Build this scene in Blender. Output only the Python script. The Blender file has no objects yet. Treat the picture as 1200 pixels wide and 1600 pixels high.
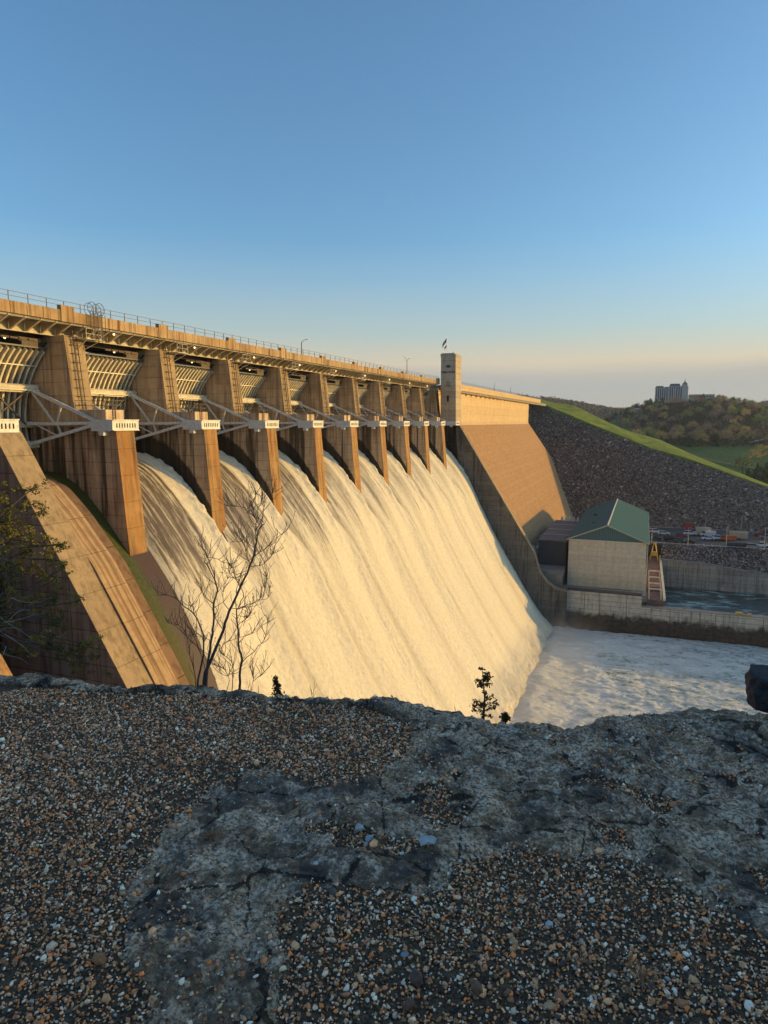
import bpy, bmesh, math, random
import numpy as np
from math import radians, sin, cos, tan, pi
from mathutils import Vector, Matrix
random.seed(7); RNG = np.random.default_rng(7)
S = bpy.context.scene; COL = S.collection

# ------------------------------------------------------------------ camera
F_PX, CX, CY = 1063.0, 600.0, 800.0
YAW, PITCH = radians(20.92), math.atan((800-659.7)/1063.0)
FW = Vector((-sin(YAW)*cos(PITCH), cos(YAW)*cos(PITCH), -sin(PITCH)))
RT = Vector((cos(YAW), sin(YAW), 0)); UP = RT.cross(FW)
cam_d = bpy.data.cameras.new('camera'); cam = bpy.data.objects.new('camera', cam_d); COL.objects.link(cam)
cam_d.sensor_fit = 'VERTICAL'; cam_d.sensor_height = 36.0; cam_d.lens = 36.0*F_PX/1600.0
cam_d.clip_start = 0.05; cam_d.clip_end = 30000
cam.matrix_world = Matrix(((RT.x, UP.x, -FW.x, 0), (RT.y, UP.y, -FW.y, 0), (RT.z, UP.z, -FW.z, 0), (0, 0, 0, 1)))
S.camera = cam
# ------------------------------------------------------------------ light
SUN_E, SUN_A = radians(7.0), radians(28.0)          # elevation; angle from +X towards +Y
world = bpy.data.worlds.new('World'); S.world = world; world.use_nodes = True
wn = world.node_tree; wn.nodes.clear()
sky = wn.nodes.new('ShaderNodeTexSky'); sky.sky_type = 'NISHITA'; sky.sun_disc = False
sky.sun_elevation = SUN_E; sky.sun_rotation = pi/2 - SUN_A
sky.altitude = 300; sky.air_density = 1.0; sky.dust_density = 2.0; sky.ozone_density = 1.6
bg = wn.nodes.new('ShaderNodeBackground'); bg.inputs['Strength'].default_value = 0.15
wo = wn.nodes.new('ShaderNodeOutputWorld')
def wnode(t, **k):
    n = wn.nodes.new(t)
    for a, b in k.items(): setattr(n, a, b)
    return n
def wmath(op, a, b=None):
    n = wnode('ShaderNodeMath', operation=op)
    for i, v in enumerate((a, b)):
        if v is None: continue
        if isinstance(v, (int, float)): n.inputs[i].default_value = v
        else: wn.links.new(v, n.inputs[i])
    return n.outputs[0]
hs = wnode('ShaderNodeMixRGB', blend_type='MULTIPLY'); hs.inputs[0].default_value = 1.0; hs.inputs[2].default_value = (.71, 1.05, 1.32, 1)   # clear spring evening air
wn.links.new(sky.outputs[0], hs.inputs[1])
wtc = wnode('ShaderNodeTexCoord'); wsep = wnode('ShaderNodeSeparateXYZ'); wn.links.new(wtc.outputs['Generated'], wsep.inputs[0])
wmap = wnode('ShaderNodeMapping'); wmap.inputs['Scale'].default_value = (2.2, 2.2, 26); wn.links.new(wtc.outputs['Generated'], wmap.inputs[0])
wno = wnode('ShaderNodeTexNoise'); wno.inputs['Scale'].default_value = 1.6; wno.inputs['Detail'].default_value = 4; wn.links.new(wmap.outputs[0], wno.inputs['Vector'])
# low bank of thin evening cloud along the horizon
zz = wmath('ADD', wsep.outputs[2], wmath('MULTIPLY', wmath('SUBTRACT', wno.outputs[0], 0.5), 0.022))
bank = wnode('ShaderNodeValToRGB'); wn.links.new(wmath('MULTIPLY', zz, 4.0), bank.inputs[0])
BANK = bank
mixs = wnode('ShaderNodeMixRGB', blend_type='MIX')
wn.links.new(hs.outputs[0], mixs.inputs[1]); wn.links.new(bank.outputs[0], mixs.inputs[2]); 
# the bank thins out towards the glow around the low sun
wdot = wnode('ShaderNodeVectorMath', operation='DOT_PRODUCT'); wn.links.new(wtc.outputs['Generated'], wdot.inputs[0]); wdot.inputs[1].default_value = (cos(SUN_A), sin(SUN_A), 0)
wfade = wnode('ShaderNodeMapRange'); wfade.inputs[1].default_value = .62; wfade.inputs[2].default_value = .88; wfade.inputs[3].default_value = 1; wfade.inputs[4].default_value = 0
wn.links.new(wdot.outputs['Value'], wfade.inputs[0]); wn.links.new(wmath('MULTIPLY', bank.outputs[1], wfade.outputs[0]), mixs.inputs[0])
cr = bank.color_ramp
def setramp(cr, stops):
    while len(cr.elements) > 1: cr.elements.remove(cr.elements[-1])
    cr.elements[0].position = stops[0][0]; cr.elements[0].color = stops[0][1]
    for p, c in stops[1:]:
        e = cr.elements.new(p); e.color = c
K = 6.0
setramp(cr, [(0.0, (.35*K, .37*K, .36*K, 1)), (0.19, (.325*K, .345*K, .34*K, 1)), (0.26, (.37*K, .36*K, .33*K, .97)),
             (0.33, (.54*K, .45*K, .33*K, .9)), (0.50, (.42*K, .44*K, .38*K, .6)), (1.0, (.25*K, .38*K, .5*K, 0.0))])
wn.links.new(mixs.outputs[0], bg.inputs[0]); wn.links.new(bg.outputs[0], wo.inputs[0])
sd = bpy.data.lights.new('sun', 'SUN'); sd.energy = 3.05; sd.angle = radians(0.6); sd.color = (1.0, 0.58, 0.12)
sun = bpy.data.objects.new('sun', sd); COL.objects.link(sun)
sdir = Vector((cos(SUN_E)*cos(SUN_A), cos(SUN_E)*sin(SUN_A), sin(SUN_E)))
sun.rotation_euler = sdir.to_track_quat('Z', 'Y').to_euler(); sun.location = (40, 40, 60)
S.view_settings.view_transform = 'Standard'; S.view_settings.look = 'None'; S.view_settings.gamma = 1
S.view_settings.exposure = 0.65
S.render.engine = 'CYCLES'
S.cycles.max_bounces = 6; S.cycles.diffuse_bounces = 3

# ------------------------------------------------------------------ noise
def _h(ix, iy, seed):
    n = (ix.astype(np.int64)*374761393 + iy.astype(np.int64)*668265263 + seed*982451653) & 0xffffffff
    n = ((n ^ (n >> 13))*1274126177) & 0xffffffff
    return ((n ^ (n >> 16)) & 0xffffff)/float(0xffffff)
def vn(x, y, seed=0):
    x = np.asarray(x, float); y = np.asarray(y, float)
    ix = np.floor(x); iy = np.floor(y); fx = x-ix; fy = y-iy
    fx = fx*fx*(3-2*fx); fy = fy*fy*(3-2*fy)
    a = _h(ix, iy, seed); b = _h(ix+1, iy, seed); c = _h(ix, iy+1, seed); d = _h(ix+1, iy+1, seed)
    return (a*(1-fx)+b*fx)*(1-fy)+(c*(1-fx)+d*fx)*fy
def fbm(x, y, oct=4, seed=0):
    s = 0; a = .5; t = 0
    for i in range(oct):
        s = s+a*vn(x*2**i+17.3*i, y*2**i-9.1*i, seed+i); t += a; a *= .5
    return s/t
def sm(e0, e1, x):
    t = np.clip((x-e0)/(e1-e0), 0, 1); return t*t*(3-2*t)
def projpx(P):
    P = np.asarray(P, float); z = P@np.array(FW)
    z = np.where(z < 0.05, 0.05, z)
    return CX+F_PX*(P@np.array(RT))/z, CY-F_PX*(P@np.array(UP))/z
def pxray(x, y):
    return FW+RT*((x-CX)/F_PX)-UP*((y-CY)/F_PX)
def hit(x, y, ax, v):
    d = pxray(x, y); return d*(v/d['XYZ'.index(ax)])
def atd(x, y, dist):
    d = pxray(x, y); return d.normalized()*dist

# ------------------------------------------------------------------ materials
class NT:
    def __init__(s, name):
        s.m = bpy.data.materials.new(name); s.m.use_nodes = True; s.t = s.m.node_tree
        s.p = s.t.nodes['Principled BSDF']; s.pos = s.n('ShaderNodeNewGeometry').outputs['Position']
    def n(s, t, **k):
        x = s.t.nodes.new(t)
        for a, b in k.items(): setattr(x, a, b)
        return x
    def L(s, a, b): s.t.links.new(a, b)
    def set(s, inp, v):
        if isinstance(v, (int, float)): inp.default_value = v
        elif isinstance(v, tuple): inp.default_value = v if len(v) == len(inp.default_value) else tuple(v)+(1,)
        else: s.L(v, inp)
    def math(s, op, a, b=None, c=None, clamp=False):
        x = s.n('ShaderNodeMath', operation=op); x.use_clamp = clamp
        for i, v in enumerate((a, b, c)):
            if v is not None: s.set(x.inputs[i], v)
        return x.outputs[0]
    def map(s, scale, vec=None, loc=(0, 0, 0)):
        x = s.n('ShaderNodeMapping'); x.inputs['Scale'].default_value = scale; x.inputs['Location'].default_value = loc
        s.L(vec or s.pos, x.inputs[0]); return x.outputs[0]
    def noise(s, scale, vec=None, detail=4, rough=.55, dist=0):
        x = s.n('ShaderNodeTexNoise'); x.inputs['Scale'].default_value = scale; x.inputs['Detail'].default_value = detail
        x.inputs['Roughness'].default_value = rough; x.inputs['Distortion'].default_value = dist
        s.L(vec or s.pos, x.inputs['Vector']); return x.outputs['Fac']
    def vor(s, scale, vec=None, feature='F1', out='Distance'):
        x = s.n('ShaderNodeTexVoronoi', feature=feature); x.inputs['Scale'].default_value = scale
        s.L(vec or s.pos, x.inputs['Vector']); return x.outputs[out]
    def ramp(s, fac, stops):
        x = s.n('ShaderNodeValToRGB'); s.L(fac, x.inputs[0])
        setramp(x.color_ramp, [(p, (c, c, c, 1) if isinstance(c, (int, float)) else tuple(c)+(1,)) for p, c in stops]); return x.outputs[0]
    def mix(s, fac, a, b, mode='MIX'):
        x = s.n('ShaderNodeMixRGB', blend_type=mode); s.set(x.inputs[0], fac); s.set(x.inputs[1], a); s.set(x.inputs[2], b); return x.outputs[0]
    def sep(s, vec=None):
        x = s.n('ShaderNodeSeparateXYZ'); s.L(vec or s.pos, x.inputs[0]); return x.outputs
    def attr(s, name, out='Fac'):
        x = s.n('ShaderNodeAttribute', attribute_name=name); return x.outputs[out]
    def bump(s, h, strength=.5, dist=.05):
        x = s.n('ShaderNodeBump'); x.inputs['Strength'].default_value = strength; x.inputs['Distance'].default_value = dist
        s.L(h, x.inputs['Height']); s.L(x.outputs[0], s.p.inputs['Normal'])
    def done(s, col, rough=.8, **k):
        s.set(s.p.inputs['Base Color'], col); s.set(s.p.inputs['Roughness'], rough)
        for a, b in k.items(): s.set(s.p.inputs[a.replace('_', ' ')], b)
        return s.m
def joint(n, coord, period, width):
    f = n.math('FRACT', n.math('DIVIDE', coord, period))
    d = n.math('MINIMUM', f, n.math('SUBTRACT', 1.0, f))
    return n.math('LESS_THAN', d, width/period)
def concrete(name, base, dark, stain=.6, lift=1.52, vj=None, wet=0, rust=0, streak=1.0, spec=.2, jd=1.0):
    n = NT(name); o = n.sep()
    big = n.noise(.12, detail=5, rough=.6); mid = n.noise(1.1, detail=6, rough=.65); fine = n.noise(14, detail=3)
    st = n.noise(1.0, n.map((1.4, 1.4, .07)), detail=6, rough=.7)
    c = n.mix(n.ramp(mid, [(.3, 0), (.75, 1)]), tuple(x*.82 for x in base), tuple(min(1, x*1.12) for x in base))
    c = n.mix(n.math('MULTIPLY', n.ramp(st, [(.47, 0), (.68, 1)]), stain*streak), c, dark)
    c = n.mix(n.math('MULTIPLY', n.ramp(big, [(.5, 0), (.7, 1)]), stain*.6), c, tuple(x*1.6 for x in dark))
    # each concrete pour has its own tone
    lz = n.math('FLOOR', n.math('DIVIDE', o[2], lift)); wn_ = n.n('ShaderNodeTexWhiteNoise', noise_dimensions='1D'); n.L(lz, wn_.inputs['W'])
    c = n.mix(min(1, jd), c, n.ramp(wn_.outputs[0], [(0, .88), (1, 1.06)]), 'MULTIPLY')
    if rust: c = n.mix(n.math('MULTIPLY', n.ramp(n.noise(.9, n.map((1.2, 1.2, .12), loc=(7, 3, 1)), detail=5), [(.4, 0), (.65, 1)]), rust), c, (.36, .15, .04))
    if wet:
        # damp dark concrete in a band just above the running water
        dx = n.math('ADD', o[0], 66.0); par = n.math('SUBTRACT', -5.5, n.math('MULTIPLY', n.math('MULTIPLY', dx, dx), .080))
        par = n.math('SUBTRACT', par, n.math('MULTIPLY', dx, .03))
        ht = n.math('SUBTRACT', o[2], par)
        ht = n.math('ADD', ht, n.math('MULTIPLY', n.math('SUBTRACT', mid, .5), 1.4))
        wf = n.math('MULTIPLY', n.ramp(n.math('DIVIDE', ht, 10.0), [(.36, wet), (.40, 0)]), n.math('GREATER_THAN', o[1], 64.0))
        c = n.mix(wf, c, (.035, .025, .015))
        blk = n.math('MULTIPLY', n.ramp(n.noise(1.0, n.map((1.0, .05, .05), loc=(2.3, 0, 0)), detail=4, rough=.6), [(.42, 0), (.56, .85)]), n.math('MULTIPLY', n.math('LESS_THAN', o[2], -.5), n.math('LESS_THAN', o[0], -57.6)))
        c = n.mix(blk, c, (.03, .022, .016))
    j = joint(n, o[2], lift, .035)
    hj = j
    if vj:
        jx = joint(n, n.math('ADD', o[vj[0]], vj[2]), vj[1], .04); hj = n.math('MAXIMUM', j, jx)
    jm = n.math('MULTIPLY', hj, n.ramp(n.noise(.8, detail=3), [(.35, .35*jd), (.6, .95*jd)]))
    c = n.mix(jm, c, tuple(x*.45 for x in dark))
    n.bump(n.math('SUBTRACT', n.math('ADD', n.math('MULTIPLY', fine, .35), mid), n.math('MULTIPLY', hj, 1.2)), .5, .06)
    return n.done(c, .85, Specular_IOR_Level=spec)
M = {}
M['conc'] = concrete('weathered_concrete', (.62, .47, .30), (.08, .036, .022), .75, wet=.92, rust=.25, jd=.7)
M['conc_front'] = concrete('rusty_sunlit_concrete', (.42, .25, .10), (.08, .045, .02), 1.0, lift=3.04, rust=.6, jd=.55)  # rust streaks, with warm sunlight painted into the orange base of the pier noses
M['conc_wall'] = concrete('wall_concrete', (.17, .155, .135), (.034, .028, .024), 1.0, rust=.0, vj=(0, 9.0, 2))
M['conc_top'] = concrete('wall_top_concrete', (.38, .27, .15), (.12, .08, .045), .7, lift=3.04, jd=.6)
M['parapet'] = concrete('parapet_concrete', (.48, .34, .18), (.085, .045, .02), 1.0, lift=30, vj=(1, 2.06, 0), rust=.3)
M['dam_face'] = concrete('dam_face_concrete', (.66, .48, .27), (.24, .15, .08), .35, lift=3.04, vj=(1, 15.2, 4), rust=.15, jd=.45)
M['dam_slope'] = concrete('dam_slope_concrete', (.43, .262, .128), (.20, .115, .055), .85, vj=(1, 15.2, 4), rust=.35, jd=.42)
M['tower'] = concrete('tower_concrete', (.50, .40, .27), (.20, .15, .10), .4, lift=1.9)
M['training'] = concrete('training_wall_concrete', (.36, .32, .25), (.06, .04, .03), .8, vj=(0, 12.2, 3))
M['house_wall'] = concrete('powerhouse_concrete', (.74, .61, .43), (.38, .30, .21), .35, lift=1.5, jd=.5)
def training_mat():
    n = NT('training_wall'); o = n.sep()
    mid = n.noise(.9, detail=6, rough=.7); st = n.noise(1, n.map((.9, .9, .07)), detail=6, rough=.7)
    c = n.mix(n.ramp(mid, [(.3, 0), (.7, 1)]), (.44, .385, .29), (.66, .58, .44))
    h = n.math('ADD', o[2], n.math('MULTIPLY', n.math('SUBTRACT', n.noise(.35, detail=6, rough=.7), .5), 7.0))
    c = n.mix(n.ramp(n.math('DIVIDE', n.math('ADD', h, 66), 12), [(.58, .97), (.74, 0)]), c, n.mix(n.ramp(mid, [(.4, 0), (.6, 1)]), (.022, .016, .012), (.08, .05, .03)))
    c = n.mix(n.math('MULTIPLY', n.ramp(st, [(.52, 0), (.68, 1)]), .7), c, (.09, .065, .045))
    jj = n.math('MAXIMUM', joint(n, o[2], 1.5, .05), joint(n, n.math('ADD', o[0], 3.0), 12.2, .1))
    c = n.mix(n.math('MULTIPLY', jj, .7), c, (.03, .02, .015))
    n.bump(n.math('SUBTRACT', mid, jj), .5, .08)
    return n.done(c, .85)
M['training'] = training_mat()
def simple(name, col, rough=.6, metal=0, var=.25, sc=3.0):
    n = NT(name); f = n.noise(sc, detail=5, rough=.65)
    c = n.mix(n.ramp(f, [(.3, 0), (.7, 1)]), tuple(x*(1-var) for x in col), tuple(min(1, x*(1+var*.6)) for x in col))
    n.bump(f, .2, .01)
    return n.done(c, rough, Metallic=metal)
M['steel'] = simple('grey_painted_steel', (.56, .60, .61), .5, .0)
M['cream'] = simple('cream_painted_steel', (.72, .64, .48), .55, .0, .3, 1.2)
M['blue_steel'] = simple('dark_skin_steel', (.10, .10, .10), .5)
M['bracket'] = simple('tan_painted_steel', (.50, .42, .29), .6, 0, .35, 1.0)
M['dark_steel'] = simple('dark_rusty_steel', (.10, .07, .05), .7)
M['rail'] = simple('railing_steel', (.13, .12, .11), .6)
M['beam_box'] = simple('pale_trunnion_paint', (.68, .64, .56), .6, 0, .3, 2)
M['slot'] = simple('slot_black', (.03, .025, .02), .9)
M['roof'] = NT('green_metal_roof')
def roof_mat():
    n = M['roof']; o = n.sep()
    c = n.mix(n.noise(.4, detail=5), (.03, .085, .07), (.045, .12, .10))
    s = joint(n, o[1], .6, .05)
    n.bump(s, .5, .05); return n.done(n.mix(n.math('MULTIPLY', s, .3), c, (.08, .17, .15)), .75, Specular_IOR_Level=.25)
M['roof'] = roof_mat()
def gable_mat():
    n = NT('teal_gable_siding'); o = n.sep(); s = joint(n, o[0], .55, .1)
    n.bump(s, .6, .06); return n.done(n.mix(s, (.085, .17, .17), (.04, .09, .09)), .6)
M['gable'] = gable_mat()
M['trim'] = simple('roof_trim', (.45, .42, .33), .6)
M['dark_wall'] = simple('dark_grey_cladding', (.05, .055, .06), .7)
M['brown_roof'] = simple('brown_gravel_roof', (.17, .12, .10), .9, 0, .4, .5)
M['grey_conc'] = simple('grey_concrete', (.26, .235, .20), .85, 0, .35, .4)
M['asphalt'] = simple('asphalt', (.045, .045, .05), .9, 0, .3, .3)
M['white_paint'] = simple('white_paint', (.75, .75, .75), .4)
M['yellow'] = simple('yellow_paint', (.6, .38, .06), .5)
M['red'] = simple('red_paint', (.5, .03, .03), .5)
M['letter'] = simple('black_lettering', (.02, .02, .02), .6)
def bark(name, a, b):
    n = NT(name); f = n.noise(60, detail=4); n.bump(f, .6, .004); return n.done(n.mix(f, a, b), .9)
M['bark'] = bark('dark_bark', (.03, .025, .025), (.10, .08, .07))
M['pale_twig'] = bark('pale_twig', (.25, .22, .20), (.4, .36, .33))
def emis(name, col, st):
    n = NT(name); return n.done(col, .5, Emission_Color=tuple(col)+(1,), Emission_Strength=st)
M['bulb'] = emis('lit_bulb', (1.0, .72, .35), 1.6)
def leaf(name, a, b, trans=.0):
    n = NT(name); f = n.attr('Col', 'Color'); r = n.n('ShaderNodeObjectInfo').outputs['Random']
    c = n.mix(n.noise(2.0, detail=2), a, b); c = n.mix(1.0, c, f, 'MULTIPLY')
    c = n.mix(1.0, c, n.ramp(r, [(0, .75), (1, 1.25)]), 'MULTIPLY')
    return n.done(c, .8, Specular_IOR_Level=.2)

# ------------------------------------------------------------------ mesh helpers
class MB:
    def __init__(s): s.v = []; s.f = []
    def add(s, v, f):
        b = len(s.v); s.v += [tuple(p) for p in v]; s.f += [tuple(i+b for i in q) for q in f]
    def box(s, x0, x1, y0, y1, z0, z1):
        s.add([(x0, y0, z0), (x1, y0, z0), (x1, y1, z0), (x0, y1, z0), (x0, y0, z1), (x1, y0, z1), (x1, y1, z1), (x0, y1, z1)],
              [(0, 3, 2, 1), (4, 5, 6, 7), (0, 1, 5, 4), (1, 2, 6, 5), (2, 3, 7, 6), (3, 0, 4, 7)]); return s
    def prism(s, poly, y0, y1, ax='Y'):
        n = len(poly)
        a = sum(poly[i][0]*poly[(i+1) % n][1]-poly[(i+1) % n][0]*poly[i][1] for i in range(n))
        if (a < 0) == (ax != 'Z'): poly = poly[::-1]
        if ax == 'Y': mk = lambda p, t: (p[0], t, p[1])
        elif ax == 'X': mk = lambda p, t: (t, p[0], p[1])
        else: mk = lambda p, t: (p[0], p[1], t)
        v = [mk(p, y0) for p in poly]+[mk(p, y1) for p in poly]
        f = [tuple(range(n)), tuple(range(2*n-1, n-1, -1))]+[(i, i+n, (i+1) % n+n, (i+1) % n) for i in range(n)]
        s.add(v, f); return s
    def beam(s, p, q, w, h=None, upv=(0, 0, 1)):
        h = h or w; p = Vector(p); q = Vector(q); d = (q-p).normalized(); u = Vector(upv)
        if abs(d.dot(u)) > .98: u = Vector((1, 0, 0))
        r = d.cross(u).normalized(); u = r.cross(d)
        v = [a+r*(w/2*i)+u*(h/2*j) for a in (p, q) for i, j in ((-1, -1), (1, -1), (1, 1), (-1, 1))]
        s.add(v, [(0, 1, 2, 3), (7, 6, 5, 4), (0, 4, 5, 1), (1, 5, 6, 2), (2, 6, 7, 3), (3, 7, 4, 0)]); return s
    def tube(s, pts, rad, n=6):
        pts = [Vector(p) for p in pts]
        if not hasattr(rad, '__len__'): rad = [rad]*len(pts)
        v = []; f = []; m = len(pts); prev = None
        for i, p in enumerate(pts):
            d = (pts[min(i+1, m-1)]-pts[max(i-1, 0)]).normalized()
            u = prev if prev is not None else (Vector((0, 0, 1)) if abs(d.z) < .9 else Vector((1, 0, 0)))
            r = d.cross(u)
            if r.length < 1e-4: r = d.orthogonal()
            r.normalize(); u = r.cross(d).normalized(); prev = u
            for k in range(n):
                a = 2*pi*k/n; v.append(p+(r*cos(a)+u*sin(a))*rad[i])
        for i in range(m-1):
            for k in range(n): f.append((i*n+k, i*n+(k+1) % n, (i+1)*n+(k+1) % n, (i+1)*n+k))
        f.append(tuple(range(n-1, -1, -1))); f.append(tuple((m-1)*n+k for k in range(n)))
        s.add(v, f); return s
    def shift(s, fn): s.v = [fn(*p) for p in s.v]; return s
    def build(s, name, mat, parent=None, smooth=False):
        me = bpy.data.meshes.new(name); me.from_pydata(s.v, [], s.f); me.update()
        return link(name, me, mat, parent, smooth)
def link(name, me, mat, parent=None, smooth=False):
    o = bpy.data.objects.new(name, me); COL.objects.link(o)
    if mat: me.materials.append(mat if not isinstance(mat, str) else M[mat])
    if smooth: me.polygons.foreach_set('use_smooth', [True]*len(me.polygons))
    if parent is not None:
        o.parent = parent
        if parent.type == 'EMPTY': o.location = -parent.location
    return o
def npmesh(name, V, Fq, mat, parent=None, smooth=True, cols=None, attrs=None):
    me = bpy.data.meshes.new(name); V = np.ascontiguousarray(V, np.float32); Fq = np.ascontiguousarray(Fq, np.int32); k = Fq.shape[1]
    me.vertices.add(len(V)); me.vertices.foreach_set('co', V.ravel())
    me.loops.add(Fq.size); me.loops.foreach_set('vertex_index', Fq.ravel())
    me.polygons.add(len(Fq)); me.polygons.foreach_set('loop_start', np.arange(0, Fq.size, k, dtype=np.int32))
    if smooth: me.polygons.foreach_set('use_smooth', np.ones(len(Fq), bool))
    me.update(); me.validate()
    if cols is not None:
        a = me.color_attributes.new('Col', 'FLOAT_COLOR', 'POINT'); c = np.ones((len(V), 4), np.float32); c[:, :3] = cols; a.data.foreach_set('color', c.ravel())
    for nm, arr in (attrs or {}).items():
        a = me.attributes.new(nm, 'FLOAT', 'POINT'); a.data.foreach_set('value', np.ascontiguousarray(arr, np.float32).ravel())
    return link(name, me, mat, parent)
def grid_faces(nu, nv, flip=False):
    i = np.arange(nu-1)[:, None]*nv+np.arange(nv-1)[None, :]
    q = np.stack([i, i+nv, i+nv+1, i+1], -1).reshape(-1, 4)
    return q[:, ::-1] if flip else q
def tag(o, label=None, cat=None, group=None, kind=None):
    for k, v in (('label', label), ('category', cat), ('group', group), ('kind', kind)):
        if v: o[k] = v
    return o
def thing(name, loc, label, cat, group=None):
    o = bpy.data.objects.new(name, None); COL.objects.link(o); o.location = loc; o.empty_display_size = .5
    bpy.context.view_layer.update() if False else None
    return tag(o, label, cat, group)
def kids(o): return [c for c in ALLK.get(o.name, [])]
def copy_tree(o, parent=None):
    c = o.copy(); COL.objects.link(c)
    if parent is not None: c.parent = parent
    for ch in list(o.children): copy_tree(ch, c)
    return c

# ------------------------------------------------------------------ profiles
PR = [(-74, -7.0), (-70, -5.9), (-66, -5.5), (-63, -6.3), (-60, -8.4), (-56, -13.0), (-50.2, -21.0), (-43.2, -34), (-37.4, -44), (-31.2, -54), (-24.9, -63.5)]
px_ = np.array([p[0] for p in PR], float); pz_ = np.array([p[1] for p in PR], float)
def catmull(P, n=24):
    P = np.array(P, float); out = []
    Q = np.vstack([2*P[0]-P[1], P, 2*P[-1]-P[-2]])
    for i in range(1, len(Q)-2):
        t = np.linspace(0, 1, n, endpoint=False)[:, None]; a, b, c, d = Q[i-1], Q[i], Q[i+1], Q[i+2]
        out.append(.5*((2*b)+(-a+c)*t+(2*a-5*b+4*c-d)*t**2+(-a+3*b-3*c+d)*t**3))
    out.append(P[-1:]); return np.vstack(out)
CURVE = catmull(PR)
CS = np.concatenate([[0], np.cumsum(np.hypot(*np.diff(CURVE, axis=0).T))])
def prof_s(s):
    return np.interp(s, CS, CURVE[:, 0]), np.interp(s, CS, CURVE[:, 1])
SP = 16.46; Y0 = 44.99; PT = 2.9       # pier spacing, near face of pier 0, pier thickness
def py(n): return Y0+SP*n
def zt(y): return (y-52)*.0045
S_PIER = float(np.interp(-54.9, CURVE[:, 0], CS))   # arc length where the piers end

#==BUILD==
# ------------------------------------------------------------------ spillway chute (dry bay and floor below the water)
def chute_mat():
    n = NT('chute_concrete'); o = n.sep(); Y = o[1]
    nz = n.noise(.25, n.map((.5, 2.0, .5)), detail=5, rough=.65); fine = n.noise(3, detail=6, rough=.7)
    Yw = n.math('ADD', Y, n.math('MULTIPLY', n.math('SUBTRACT', nz, .5), 1.6))
    base = n.mix(n.ramp(fine, [(.3, 0), (.7, 1)]), (.24, .13, .065), (.38, .22, .11))
    brown = n.mix(n.ramp(n.noise(1.0, n.map((.05, 5, .05)), detail=5), [(.42, 0), (.6, 1)]), base, (.09, .035, .02))
    green = n.mix(n.ramp(fine, [(.3, 0), (.7, 1)]), (.03, .036, .006), (.08, .085, .012))
    t = n.math('DIVIDE', n.math('SUBTRACT', Yw, 56.0), 9.0)
    c = n.mix(n.ramp(t, [(.33, 0), (.41, 1)]), brown, green)
    low = n.math('DIVIDE', n.math('ADD', o[2], 30), 24)
    c = n.mix(n.math('MULTIPLY', n.ramp(low, [(.0, .85), (.45, 0)]), .6), c, n.mix(fine, (.11, .05, .02), (.07, .055, .02)))
    c = n.mix(n.ramp(t, [(.61, 0), (.66, 1)]), c, n.mix(fine, (.045, .025, .016), (.10, .06, .035)))
    n.bump(fine, .5, .05)
    return n.done(c, n.ramp(t, [(.3, .85), (.7, .5)]), Specular_IOR_Level=.3)
M['chute'] = chute_mat()
dam_chute = None
def chute():
    ns = 90; ys = np.linspace(Y0, py(10)+PT, 60); s = np.linspace(0, CS[-1], ns); X, Z = prof_s(s)
    dz = np.where(True, .35, 0)
    top = np.array([[(X[i]-.3, y, Z[i]-.3) for y in ys] for i in range(ns)]).reshape(-1, 3)
    return npmesh('spillway_chute', top, grid_faces(ns, len(ys)), 'chute')
DAM = thing('concrete_dam', (-70, 130, -60), 'long concrete gravity dam wall with sloping orange lit face right of the tower', 'dam')
ch = chute(); ch.parent = DAM; ch.location = -DAM.location
# non-overflow section right of tower
kz = lambda z: -62.6-.70*(z+1)
yA, yB = py(10)+PT, 392.0
b = MB(); b.prism([(-63.4, -1), (-63.4, 11.0), (-72, 11.0), (-72, -1)], yA+.02, yB+6)
b.build('upstand_wall', 'dam_face', DAM)
b = MB(); b.prism([(-62.6, -1.002), (kz(-66), -66), (-90, -66), (-90, -1.002)], yA+.01, yB+4)
b.build('downstream_slope', 'dam_slope', DAM)
b = MB(); b.prism([(-62.75, -1.0), (-62.6, -1.0), (-63.38, 0.2), (-63.38, -1.0)], yA+.02, yB+4); b.build('slope_shoulder', 'dam_face', DAM)
# left non-overflow section
b = MB(); b.prism([(-62.6, -1.002), (kz(-66), -66), (-90, -66), (-90, -1.002)], -8, 40); b.prism([(-63.4, -1), (-63.4, 11.0), (-72, 11.0), (-72, -1)], -8, 40)
b.build('left_slope', 'dam_slope', DAM)

# walls of the chute at both ends
def wx(z): return -54.7+.62*(-z-1.1)
def side_wall(name, y0, y1, label, flare):
    pts = [(-90, -66), (-90, -1.0), (wx(-1.0), -1.0)]
    if flare:
        pts += [(wx(-40), -40), (-28.7, -46.0), (-26.5, -48.9), (-23.8, -50.8), (-20.5, -51.5), (-20.5, -66)]
    else: pts += [(wx(-66), -66)]
    t = thing(name, (-50, (y0+y1)/2, -66), label, 'wall')
    MB().prism(pts, y0, y1).build('wall_body', 'conc_wall', t)
    cap = MB(); P = pts[2:-1] if flare else pts[2:]
    for a, c in zip(P[:-1], P[1:]):
        nx, nz = -(c[1]-a[1]), (c[0]-a[0]); L = math.hypot(nx, nz); nx, nz = nx/L*.05, nz/L*.05
        cap.prism([a, c, (c[0]+nx, c[1]+nz), (a[0]+nx, a[1]+nz)], y0-.04, y1+.04)
    cap.build('wall_cap', 'conc_top', t)
    return t
side_wall('spillway_wall', py(0), py(0)+PT, 'sloping concrete side wall of the dry chute at the left edge', False)
side_wall('spillway_wall', py(10), py(10)+PT, 'sloping concrete side wall right of the white water below the tower', True)
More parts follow.
